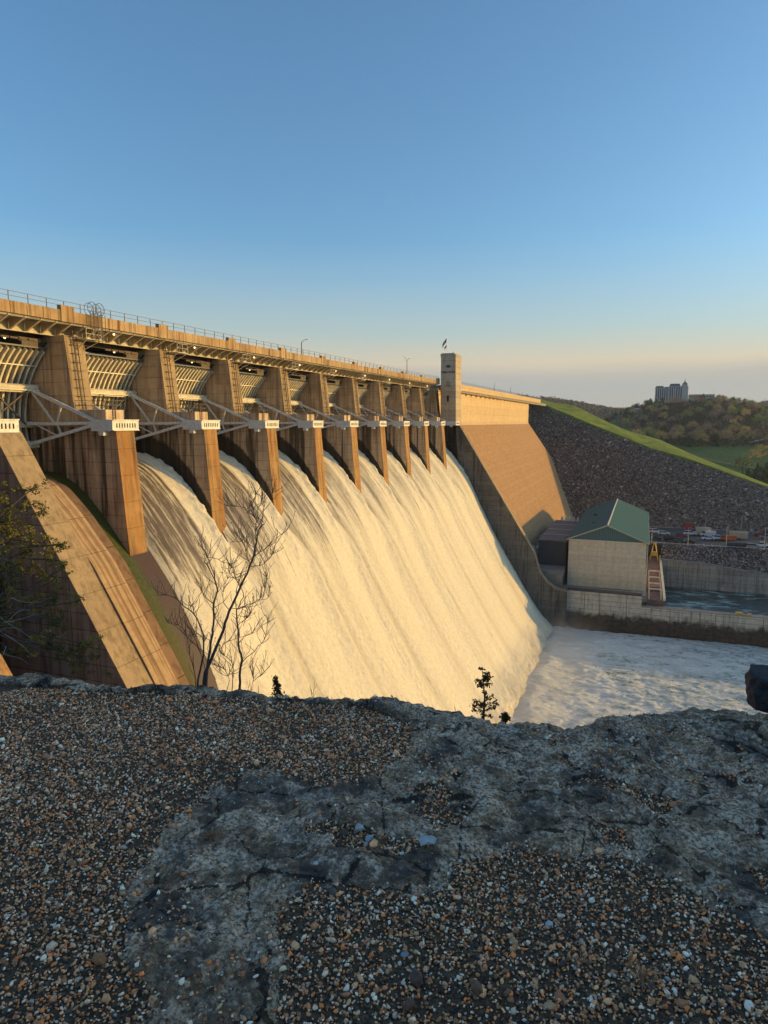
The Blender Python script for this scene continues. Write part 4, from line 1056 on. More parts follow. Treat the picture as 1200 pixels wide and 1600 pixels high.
# ------------------------------------------------------------------ powerhouse
def powerhouse():
    t = thing('powerhouse', (-9.5, 260, -52), 'boxy concrete powerhouse with green metal gable roof below the dam', 'building')
    x0, x1, y0, y1 = -21.4, 1.9, 221.5, 298; ze, zr = -36.9, -32.1; xm = (x0+x1)/2
    MB().box(x0, x1, y0, y1, -54, ze).build('wall', 'house_wall', t)
    g = MB(); g.prism([(x0, ze+.01), (x1, ze+.01), (xm, zr)], y0-.05, y0+.35); g.prism([(x0, ze+.01), (x1, ze+.01), (xm, zr)], y1-.35, y1+.05); g.build('gable', 'gable', t)
    ov = .7; k = (zr-ze)/(xm-x0); xa = x0-ov; xb = x1+ov; za = ze-ov*k
    r = MB(); r.prism([(xa, za+.02), (xm, zr+.02), (xb, za+.02), (xb, za+.3), (xm, zr+.34), (xa, za+.3)], y0-.9, y1+.9); r.build('roof', 'roof', t)
    e = MB()
    for yy in (y0-1.0, y1+.9):
        e.prism([(xa, za-.05), (xm, zr-.05), (xb, za-.05), (xb, za+.32), (xm, zr+.36), (xa, za+.32)], yy, yy+.1)
    e.prism([(xm-.28, zr+.28), (xm, zr+.36), (xm+.28, zr+.28), (xm, zr+.5)], y0-.95, y1+.95)
    e.box(xb, xb+.12, y0-.9, y1+.9, za+.02, za+.28)
    e.build('roof_trim', 'trim', t)
    e = MB(); e.box(x0-.15, x1+.15, y0-.15, y0-.02, -54, -52.9+.6); e.build('plinth', 'grey_conc', t)
    for yy in (228, 240, 252, 264, 276, 288):
        m = MB(); m.box(x1+.02, x1+.12, yy, yy+4, -48, -40); m.build('window', 'glass', t)
    MB().tube([(x1+.35, y0+1, -53), (x1+.35, y0+1, -37)], .14, 6).build('downpipe', 'trim', t)
    for i, (ax, ay) in enumerate(((-15, 240), (-16, 262))):
        MB().tube([(ax, ay, zr-3.6), (ax, ay, zr-1.6)], [.6, .6], 10).build('roof_vent', 'roof', t)
    t = thing('switch_building', (-26.5, 250, -50), 'low dark building with brown roof left of the powerhouse', 'building')
    MB().box(-31.3, -22.4, 224.5, 272, -46.5, -38.6).build('wall', 'dark_wall', t)
    MB().box(-31.6, -22.1, 224.2, 272.3, -38.59, -38.2).build('roof', 'brown_roof', t)
    m = MB()
    for yy in (236, 248, 260): m.box(-31.4, -22.3, yy, yy+.3, -38.2, -38.05)
    m.build('roof_joint', 'trim', t)
    MB().box(-31.9, -22.41, 215.4, 300, -52, -46.51).build('lower_deck', 'grey_conc', t)
    MB().box(-28, -22.41, 217, 220, -51.99, -48.5).build('deck_step', 'brown_roof', t)
    for i, (x, y) in enumerate(((-33.2, 232), (-33.4, 240), (-33.2, 248))):
        t = thing('transformer', (x, y, -46), ['grey transformer tank nearest the spillway wall', 'grey transformer tank, middle of the three', 'grey transformer tank farthest from the spillway wall'][i], 'transformer', 'transformers beside the dark building')
        MB().box(x-.9, x+.9, y-1.6, y+1.6, -50, -42.0).build('tank', 'steel', t)
        for dy in (-1, 0, 1): MB().tube([(x, y+dy, -42.0), (x, y+dy, -40.2)], [.22, .12], 8).build('bushing', 'grey_conc', t)
    t = thing('tank_on_roof', (-25, 270, -38), 'pale round heap of insulators at the far end of the dark building roof', 'equipment')
    for k in range(5): MB().tube([(-29+k*1.5, 271, -38.2), (-29+k*1.5, 271, -36.6)], [.6, .35], 8).build('insulator', 'cream', t)
powerhouse()

# ------------------------------------------------------------------ vehicles
def car_paint(name, col):
    n = NT(name); return n.done(n.mix(n.noise(2), tuple(c*.9 for c in col), col), .25, Coat_Weight=.5)
for nm, c in (('white', (.75, .75, .76)), ('black', (.02, .02, .025)), ('grey', (.25, .27, .3)), ('darkblue', (.03, .05, .09)), ('redp', (.42, .04, .03)), ('tan', (.5, .42, .28)), ('orange', (.6, .17, .05)), ('green', (.05, .10, .09))): M['car_'+nm] = car_paint('car_paint_'+nm, c)
M['tyre'] = simple('tyre_rubber', (.02, .02, .02), .9)
def vehicle(kind, paint, x, y, rz, label):
    t = thing({'car': 'parked_car', 'suv': 'parked_suv', 'pickup': 'pickup_truck', 'van': 'parked_van', 'trailer': 'box_trailer', 'truck': 'box_truck'}[kind], (0, 0, 0), label, {'car': 'car', 'suv': 'car', 'pickup': 'pickup', 'van': 'van', 'trailer': 'trailer', 'truck': 'truck'}[kind], 'vehicles in the parking lot')
    p = M['car_'+paint]; W = .9
    B = {'car': [(-2.25, .35), (2.25, .35), (2.3, .7), (2.0, .88), (1.0, .98), (-1.75, 1.0), (-2.25, .9)], 'suv': [(-2.4, .4), (2.4, .4), (2.45, .85), (2.2, 1.05), (1.2, 1.15), (-2.35, 1.15), (-2.42, .9)],
         'pickup': [(-2.8, .45), (2.8, .45), (2.8, .95), (2.5, 1.12), (1.3, 1.2), (-2.8, 1.2)], 'van': [(-2.9, .4), (2.8, .4), (2.85, .9), (2.3, 1.25), (-2.9, 1.25)],
         'trailer': [(-3.3, .55), (3.3, .55), (3.3, .75), (-3.3, .75)], 'truck': [(-3.8, .5), (3.6, .5), (3.65, 1.1), (3.3, 1.5), (2.0, 1.6), (2.0, .9), (-3.8, .9)]}[kind]
    MB().prism(B, -W, W).build('body', p, t)
    G = {'car': [(-1.7, 1.0), (1.0, .98), (.25, 1.42), (-1.05, 1.42)], 'suv': [(-2.3, 1.15), (1.2, 1.15), (.6, 1.72), (-2.15, 1.72)], 'pickup': [(-.9, 1.2), (1.3, 1.2), (.7, 1.78), (-.75, 1.78)], 'van': [(1.0, 1.25), (2.3, 1.25), (1.6, 1.95), (1.0, 1.95)], 'truck': [(2.0, 1.6), (3.3, 1.5), (3.0, 2.3), (2.0, 2.4)]}.get(kind)
    if G:
        MB().prism(G, -W+.08, W-.08).build('window_band', 'glass', t)
        zt_ = max(g[1] for g in G); xs_ = [g[0] for g in G if g[1] == zt_]
        if len(xs_) < 2: xs_ = [2.0, 3.0]; zt_ = 2.3
        MB().box(min(xs_), max(xs_), -W+.06, W-.06, zt_+.002, zt_+.06).build('roof_panel', p, t)
    if kind == 'van': MB().prism([(-2.9, 1.25), (1.0, 1.25), (1.0, 2.1), (-2.85, 2.1)], -W, W).build('cargo_box', p, t)
    if kind == 'trailer':
        MB().box(-3.3, 3.3, -1.05, 1.05, .76, 2.9).build('cargo_box', p, t); MB().beam((3.3, 0, .6), (4.6, 0, .55), .12).build('tow_bar', 'rail', t)
    if kind == 'truck': MB().box(-3.8, 1.9, -1.1, 1.1, .92, 3.1).build('cargo_box', p, t)
    if kind == 'pickup': MB().box(-2.7, -1.0, -W+.12, W-.12, 1.15, 1.22).build('cargo_bed', 'dark_wall', t)
    wb = {'car': 1.35, 'suv': 1.5, 'pickup': 1.75, 'van': 1.75, 'trailer': .5, 'truck': 2.5}[kind]; r = .34
    for sx in (-wb, wb):
        for sy in (-1, 1): MB().tube([(sx, sy*(W-.2), r), (sx, sy*(W+.03), r)], r, 12).build('wheel', 'tyre', t)
    if kind != 'trailer':
        xf = max(b_[0] for b_ in B)
        for sy in (-.62, .62): MB().box(xf-.1, xf+.03, sy-.16, sy+.16, .68, .82).build('headlight', 'white_paint', t)
    for c in t.children: c.location = (0, 0, 0)
    t.location = (x, y, PZ); t.rotation_euler = (0, 0, rz); t.scale = (1.06, 1.06, 1.12)
VEH = [('suv', 'white', 1023, 833, .1, 'white suv nearest the powerhouse, far row'), ('car', 'white', 1037, 835.5, .1, 'white car right of the white suv, far row'),
       ('car', 'darkblue', 1024, 843.5, .3, 'dark blue car close to the powerhouse corner, near row'), ('suv', 'black', 1047, 845, .2, 'black suv in the near row, second from the powerhouse'), ('suv', 'green', 1062, 847, .2, 'dark green suv in the near row, right of the black suv'),
       ('car', 'black', 1076, 849, .3, 'black car in the near row, right of the dark green suv'), ('car', 'redp', 1064, 839, .1, 'small red car in the middle of the lot'), ('suv', 'white', 1078, 836, .1, 'white suv just right of the red container'),
       ('truck', 'tan', 1094, 836, 3.2, 'cream box truck standing in the far row'), ('van', 'white', 1106, 838, 3.1, 'white van right of the cream box truck'), ('car', 'white', 1106, 843.5, 3.3, 'white car in front of the white van'), ('pickup', 'white', 1121, 843.5, 3.2, 'white pickup in the middle of the lot'),
       ('car', 'tan', 1129.5, 843, 3.2, 'tan car touching the orange van'), ('van', 'orange', 1137, 845, 3.1, 'orange van right of the tan car'), ('car', 'black', 1141, 838.5, 3.0, 'black car behind the orange van'), ('trailer', 'tan', 1153, 843, 3.1, 'cream box trailer standing alone at right'),
       ('suv', 'darkblue', 1145, 855, .15, 'dark blue suv in the near row below the cream trailer'), ('suv', 'black', 1161, 857, .15, 'black suv in the near row, right of the dark blue suv'), ('suv', 'grey', 1176, 857, .15, 'grey suv in the near row at right'), ('pickup', 'white', 1190, 855, .1, 'white pickup in the near row at the right edge'),
       ('car', 'redp', 1187, 838, 3.1, 'dark red car in the far row at the right edge'), ('suv', 'grey', 1197, 842, 3.1, 'grey suv at the right edge, middle of the lot'), ('car', 'darkblue', 1196, 835, 3.1, 'dark blue car at the right edge, far row')]
for k, p, x, y, rz, lab in VEH:
    h = hit(x, y, 'Z', PZ); h.y = min(max(h.y, 290.5), 331); h = pxray(x, y)*(h.y/pxray(x, y).y); vehicle(k, p, h.x, h.y, rz, lab)
h = hit(1076, 829, 'Z', PZ); t = thing('red_container', (h.x, 333, PZ), 'bright red container at the far side of the parking lot', 'container')
MB().box(h.x-1.3, h.x+1.3, 331.8, 334, PZ, PZ+3.0).build('container_shell', 'red', t); MB().box(h.x-1.1, h.x+1.1, 331.7, 331.79, PZ+.2, PZ+2.7).build('door', 'red', t)
m = MB()
for k in range(5): m.box(h.x-1.2+k*.55, h.x-1.12+k*.55, 331.64, 331.7, PZ+.1, PZ+2.9)
m.build('door_bar', 'dark_steel', t)
for i, (x, yy, H, lab) in enumerate(((1040, 336, 6, 'light pole at the foot of the rocks, nearest the powerhouse'), (1102, 336, 6, 'light pole at the foot of the rocks behind the box truck'), (1158, 336, 7, 'light pole at the foot of the rocks behind the trailer'),
                       (1136, 288.5, 8.5, 'light pole on the near edge of the lot by the trailer'), (1076, 288.5, 7, 'light pole on the near edge of the lot by the black car'), (1196, 288.5, 8.5, 'light pole on the near edge of the lot at the right'), (1019, 288.5, 6, 'light pole on the near edge of the lot beside the powerhouse'))):
    X = hit(x, 830, 'Y', yy).x; t = thing('light_pole', (X, yy, PZ), lab, 'light pole', 'light poles around the parking lot')
    MB().tube([(X, yy, PZ), (X, yy, PZ+H)], [.14, .09], 8).build('pole', 'trim', t); MB().beam((X, yy, PZ+H), (X+.9, yy, PZ+H+.1), .12).build('lamp_arm', 'trim', t)
# bank between the lot and the retaining wall
def bank_strip():
    xs = np.linspace(7.7, 300, 200); ys = np.linspace(278.0, 287.6, 8); X, Y = np.meshgrid(xs, ys, indexing='ij')
    wt = np.interp(xs, [7.7, 22, 38, 75, 300], [-52.3, -52.7, -54.7, -57.6, -62.1]); q = ((Y-278)/9.6)
    Z = wt[:, None]*(1-q)+(PZ-.1)*q+.3*(fbm(X*.5, Y*.5, 3, 4)-.5)
    tag(npmesh('rocky_bank', np.stack([X, Y, Z], -1).reshape(-1, 3), grid_faces(200, 8), bpy.data.materials['embankment_rock']), kind='structure')
    N = 5000; x = RNG.uniform(8, 110, N); y = RNG.uniform(278.5, 287.3, N); q = (y-278)/9.6; z = np.interp(x, [7.7, 22, 38, 75, 300], [-52.3, -52.7, -54.7, -57.6, -62.1])*(1-q)+(PZ-.1)*q
    tag(rocks('bank_rocks', np.stack([x, y, z], -1), RNG.uniform(.3, 1.0, N), [(.26, .21, .18, 5), (.40, .33, .28, 2), (.10, .085, .075, 4), (.45, .42, .38, .5)], 'rock', flat=.8, tilt=1.0), 'broken rock on the bank between the parking lot and the retaining wall', 'rocks', kind='stuff')
bank_strip()
# ------------------------------------------------------------------ rocky ledge in the foreground
SIL = [(-700, 1040), (-200, 1040), (0, 1047), (60, 1047), (150, 1064), (200, 1069), (250, 1060), (300, 1060), (350, 1066), (430, 1077), (480, 1079), (600, 1082), (700, 1099), (760, 1116), (800, 1122), (870, 1126), (910, 1131), (940, 1116), (1000, 1108), (1050, 1104), (1110, 1101), (1150, 1099), (1180, 1106), (1260, 1106), (1500, 1090), (2200, 1060)]
ROCK = [(-300, 1020), (0, 1044), (150, 1058), (330, 1060), (430, 1078), (560, 1082), (650, 1105), (640, 1180), (560, 1205), (420, 1215), (335, 1235), (310, 1265), (235, 1310), (185, 1370), (205, 1440), (190, 1500), (250, 1560), (190, 1640), (430, 1640), (440, 1560), (430, 1450), (480, 1400), (600, 1395), (700, 1385), (740, 1335), (820, 1320), (900, 1340), (960, 1345), (1080, 1385), (1120, 1420), (1230, 1480), (1700, 1600), (1700, 900)]
RIM = [(-200, 1048), (0, 1062), (150, 1078), (330, 1085), (430, 1092), (560, 1100), (640, 1125)]
GZ = -1.62
def pip(px, py_, poly):
    ins = np.zeros(px.shape, bool); n = len(poly); j = n-1
    for i in range(n):
        xi, yi = poly[i]; xj, yj = poly[j]
        c = ((yi > py_) != (yj > py_)) & (px < (xj-xi)*(py_-yi)/((yj-yi) if yj != yi else 1e-9)+xi); ins ^= c; j = i
    return ins
def polar_r():
    az = []; re = []
    for (x, y) in SIL:
        p = hit(x, y, 'Z', GZ); az.append(math.atan2(p.x, p.y)); re.append(math.hypot(p.x, p.y))
    return np.array(az), np.array(re)
AZ, RE = polar_r()
def edge_r(a):
    r = np.interp(a, AZ, RE); return r+.06*(fbm(a*40, a*0+3, 3, 9)-.5)+.05*(vn(a*150, a*0+1, 2)-.5)
def rockmask(X, Y):
    P = np.stack([X, Y, np.full(X.shape, GZ)], -1); px, py_ = projpx(P.reshape(-1, 3)); px = px.reshape(X.shape); py_ = py_.reshape(X.shape)
    fwd = (P@np.array(FW)) > .3
    w = 70*(fbm(X*3.1, Y*3.1, 6, 51)-.5); w2 = 60*(fbm(X*3.1, Y*3.1, 6, 55)-.5)
    m = np.zeros(px.shape)
    for k_ in range(9): m += pip(px+w+26*cos(k_*2.4)*math.sqrt(k_/9), py_+w2+26*sin(k_*2.4)*math.sqrt(k_/9), ROCK)/9.0
    ry = np.interp(px, [p[0] for p in RIM], [p[1] for p in RIM]); m = np.maximum(m, ((py_+w*.3 < ry) & (px < 650))*1.0)
    # small gravel pockets inside the rock, and outside the frame a free pattern
    free = fbm(X*.9, Y*.9, 4, 91) > .52
    m = np.where(fwd & (px > -500) & (px < 1700), m, free)
    pocket = sm(.68, .74, fbm(X*2.6, Y*2.6, 4, 61)); m = m*(1-pocket)
    return m.astype(float)
def zsurf(X, Y, R, A):
    re = edge_r(A); d = R-re
    z = GZ+.05*(fbm(X*1.1, Y*1.1, 4, 71)-.5)*2*np.clip(-d/1.0, 0, 1)
    rk = rockmask(X, Y)
    return z, rk, d
def ledge_ground():
    na = 620; az = np.linspace(radians(-85), radians(60), na)
    rr = np.concatenate([np.linspace(.15, 1.3, 30, endpoint=False), np.linspace(1.3, 4.5, 400), ])
    A, Rn = np.meshgrid(az, rr, indexing='ij')
    re = edge_r(A); R = Rn*(re/4.5)  # last ring lies on the rim
    # polar azimuth measured from +Y
    X = R*np.sin(A); Y = R*np.cos(A); z, rk, d = zsurf(X, Y, R, A)
    rough = rk*(.035*(fbm(X*5, Y*5, 5, 81)-.5)*2+.024*np.abs(fbm(X*16, Y*16, 4, 83)-.5)*-3)+.006*(fbm(X*30, Y*30, 3, 84)-.5)
    rk_s = rk
    Z = z+rough-(.02*(1-rk))
    Z = Z-.05*sm(-.22, 0, d)**2+.02*rk*np.clip(1+d/.5, 0, 1)
    # bluff dropping away beyond the rim
    out = [(.03, -.05), (.06, -.14), (.09, -.35), (.15, -.7), (.4, -1.3), (.7, -2.6), (1.4, -4.5), (4, -10), (12, -24), (28, -46), (45, -66)]
    XX = [X]; YY = [Y]; ZZ = [Z]; RKs = [rk]
    for dr, dz in out:
        r2 = edge_r(az)+dr; j = 1+.12*(fbm(az*30, az*0+dr*9, 3, 5)-.5)*min(1, dr)
        x = (r2*j*np.sin(az))[:, None]; y = (r2*j*np.cos(az))[:, None]
        XX.append(x); YY.append(y); ZZ.append((Z[:, -1]+dz*(1+.15*(vn(az*25, az*0+dr, 3)-.5)))[:, None]); RKs.append(np.ones_like(x))
    X = np.concatenate(XX, 1); Y = np.concatenate(YY, 1); Z = np.concatenate(ZZ, 1); RK = np.concatenate(RKs, 1)
    V = np.stack([X, Y, Z], -1).reshape(-1, 3)
    n = NT('lichen_rock'); g = n.attr('rock'); a = n.noise(2.2, detail=8, rough=.7, dist=.6); b = n.noise(9, detail=8, rough=.75, dist=.4); c_ = n.noise(60, detail=6, rough=.75)
    vv = n.vor(70, n.map((1, 1, 1)), 'DISTANCE_TO_EDGE'); v2 = n.vor(26)
    base = n.mix(n.ramp(b, [(.32, 0), (.6, 1)]), (.014, .013, .012), (.13, .115, .10))
    base = n.mix(n.math('MULTIPLY', n.ramp(a, [(.42, 0), (.56, 1)]), .85), base, n.mix(n.ramp(c_, [(.35, 0), (.62, 1)]), (.06, .038, .022), (.42, .31, .19)))
    crk = n.vor(3.2, n.map((1, 1, 1)), 'DISTANCE_TO_EDGE'); crw = n.math('LESS_THAN', n.math('ADD', crk, n.math('MULTIPLY', n.math('SUBTRACT', b, .5), .22)), .012)
    lich = n.math('MULTIPLY', n.ramp(n.math('ADD', n.math('MULTIPLY', b, .6), n.math('MULTIPLY', a, .4)), [(.47, 0), (.56, 1)]), n.ramp(c_, [(.44, 0), (.56, 1)]))
    base = n.mix(n.math('MULTIPLY', lich, .9), base, n.mix(n.noise(5), (.46, .45, .42), (.70, .62, .48)))
    base = n.mix(n.ramp(n.noise(4.3, n.map((1, 1, 1), loc=(4, 2, 0)), detail=6, rough=.7), [(.62, 0), (.68, .9)]), base, (.008, .008, .009))
    dirt = n.mix(n.ramp(c_, [(.35, 0), (.65, 1)]), (.016, .011, .008), (.22, .135, .075))
    n.bump(n.math('ADD', n.math('MULTIPLY', b, 1.2), n.math('ADD', c_, n.math('MULTIPLY', v2, .3))), .9, .012)
    gm = n.ramp(n.math('ADD', g, n.math('MULTIPLY', n.math('SUBTRACT', c_, .5), 1.6)), [(.42, 0), (.58, 1)])
    base = n.mix(n.math('MULTIPLY', crw, .8), base, (.01, .009, .008))
    base = n.mix(1.0, base, (1.75, 1.42, 1.2), 'MULTIPLY')
    m = n.done(n.mix(gm, dirt, base), .85, Specular_IOR_Level=.3)
    o = npmesh('rocky_ledge', V, grid_faces(na, V.shape[0]//na), m, attrs={'rock': RK}); tag(o, kind='structure')
ledge_ground()
def ground_z(X, Y):
    A = np.arctan2(X, Y); R = np.hypot(X, Y); z, rk, d = zsurf(X, Y, R, A)
    rough = rk*(.035*(fbm(X*5, Y*5, 5, 81)-.5)*2+.024*np.abs(fbm(X*16, Y*16, 4, 83)-.5)*-3)+.006*(fbm(X*30, Y*30, 3, 84)-.5)
    Z = z+rough-(.02*(1-rk)); Z = Z-.05*sm(-.22, 0, d)**2+.02*rk*np.clip(1+d/.5, 0, 1)
    return Z, rk, d
PAL = [(.88, .27, .07, 2.4), (.88, .42, .19, 2.6), (.52, .21, .09, 4.8), (.26, .13, .06, 3.4), (.82, .60, .40, 2.8), (.92, .80, .62, 1.5), (.50, .43, .36, 1.2), (.09, .07, .055, 3.0), (.60, .34, .17, 3.4)]
def gravel():
    rng = np.random.default_rng(17)
    def scatter(N, smin, smax, thr, seed, dens_rock):
        a = rng.uniform(radians(-72), radians(48), N); r = np.sqrt(rng.uniform(.6**2, 4.6**2, N)); X = r*np.sin(a); Y = r*np.cos(a)
        Z, rk, d = ground_z(X, Y); patch = fbm(X*1.4, Y*1.4, 3, 33)
        p = (1-sm(.05, .95, rk))*(.55+.45*(fbm(X*4, Y*4, 4, 35) < .58))+dens_rock*(.5+3*(patch > .54)); ok = (d < -.04) & (rng.uniform(0, 1, N) < p)
        X, Y, Z = X[ok], Y[ok], Z[ok]; n_ = len(X)
        s = np.exp(rng.uniform(math.log(smin), math.log(smax), n_)); return np.stack([X, Y, Z], -1), s
    P1, s1 = scatter(190000, .0055, .0135, 0, 1, .05); P2, s2 = scatter(16000, .0135, .024, 0, 2, .05); P3, s3 = scatter(500, .026, .042, 0, 3, .10)
    P1[:, 2] += .004*rng.uniform(0, 1, len(P1)); P = np.vstack([P1, P2, P3]); s = np.concatenate([s1, s2, s3])
    tag(rocks('loose_gravel', P, s, PAL, 'pebble', flat=.62, tilt=.8, jit=.42, rng=rng, lift=.12), 'loose brown orange and white gravel on the rock ledge', 'gravel', kind='stuff')
gravel()
# a few stones large enough to single out
def stone(qx, qy, size, col, label, flat=.6):
    rng = np.random.default_rng(int(qx)); p = hit(qx, qy, 'Z', GZ+.005); z = float(ground_z(np.array([p.x]), np.array([p.y]))[0][0])
    bm = bmesh.new(); bmesh.ops.create_icosphere(bm, subdivisions=1, radius=size*.42)
    for v in bm.verts:
        c = v.co/size; k = 1+.35*(float(vn(np.array(c.x*2.6+qx), np.array(c.y*2.6+c.z*2), 3))-.5)*2; v.co *= k; v.co.z = max(v.co.z*flat, -size*.2); v.co.y *= .75
    me = bpy.data.meshes.new('stone'); bm.to_mesh(me); bm.free(); o = link('stone', me, simple('stone_'+str(int(qx)), col, .75, 0, .35, 40)); o.location = (p.x, p.y, z+size*.14); o.rotation_euler = (.15, -.1, qx*.1)
    tag(o, label, 'stone')
stone(155, 1503, .058, (.40, .17, .06), 'orange brown flat stone on the gravel, lower left')
stone(561, 1290, .062, (.46, .48, .46), 'pale grey stone in the middle of the rock, upper of two')
stone(578, 1305, .055, (.40, .43, .42), 'pale grey stone just below the other pale one in the middle')
stone(668, 1320, .10, (.42, .45, .44), 'long flat pale slab on the rock right of the middle', .3)
stone(494, 1351, .036, (.55, .57, .58), 'whitish blue oval stone on the rock')
stone(858, 1439, .042, (.52, .56, .60), 'pale blue stone on the gravel at right')
stone(639, 1562, .055, (.16, .08, .045), 'dark brown angular stone near the bottom middle', .8)
stone(650, 1525, .06, (.13, .07, .05), 'dark reddish stone above the angular brown stone', .7)
stone(745, 1540, .06, (.20, .10, .05), 'brown wedge shaped stone near the bottom, right of middle', .7)
stone(347, 1335, .026, (.55, .42, .28), 'cream pebble beside the reddish grass tuft')
stone(632, 1490, .036, (.24, .28, .34), 'slate blue flat stone among the brown gravel', .5)
def boulder():
    p = hit(1216, 1106, 'Z', GZ); bm = bmesh.new(); bmesh.ops.create_icosphere(bm, subdivisions=5, radius=.17)
    for v in bm.verts:
        c = v.co*6; k = 1+.22*(float(fbm(np.array(c.x+c.z), np.array(c.y-c.z*.5), 4, 14))-.5)*2+.07*(float(fbm(np.array(c.x*5+3), np.array(c.y*5+c.z*4), 3, 15))-.5)*2
        q = v.co*k; m_ = max(abs(q.x), abs(q.y), abs(q.z))+1e-6; q = q*(q.length/m_)**.75; v.co = Vector((max(-.165, min(.165, q.x)), q.y*.9, max(-.14, min(.145, q.z)))); v.co += v.co.normalized()*.012*(float(fbm(np.array(c.x*4), np.array(c.y*4+c.z*3), 4, 25))-.5)
    me = bpy.data.meshes.new('boulder'); bm.to_mesh(me); bm.free(); n = NT('boulder_rock'); f = n.noise(30, detail=8, rough=.75); n.bump(f, .9, .01)
    o = link('boulder', me, n.done(n.mix(n.ramp(f, [(.35, 0), (.7, 1)]), (.008, .008, .01), (.06, .055, .055)), .9), smooth=True); o.scale = (1, 1, .66); o.location = (p.x+.01, p.y+.05, GZ+.085); tag(o, 'dark block of rock at the right edge of the ledge', 'rock')
boulder()
# added rock mass, out of view, keeping the low sun off the ledge
def sun_blocker():
    xs = np.linspace(2.4, 14, 50); ys = np.linspace(-6, 11.5, 70); X, Y = np.meshgrid(xs, ys, indexing='ij')
    h = 2.3*sm(2.4, 5.5, X-.17*Y*0)*(1-sm(9.0, 11.5, Y))+.8*(fbm(X*.5, Y*.5, 4, 3)-.5)
    ok = sm(.0, 1.2, X-.17*Y-1.2); Z = GZ-.3+h*ok; Z[-1, :] = -6; Z[:, 0] = -6; Z[:, -1] = -9; Z[0, :] = -3
    tag(npmesh('sun_block_rock', np.stack([X, Y, Z], -1).reshape(-1, 3), grid_faces(50, 70), bpy.data.materials['lichen_rock'], attrs={'rock': np.ones(X.size)}), kind='structure')
sun_blocker()

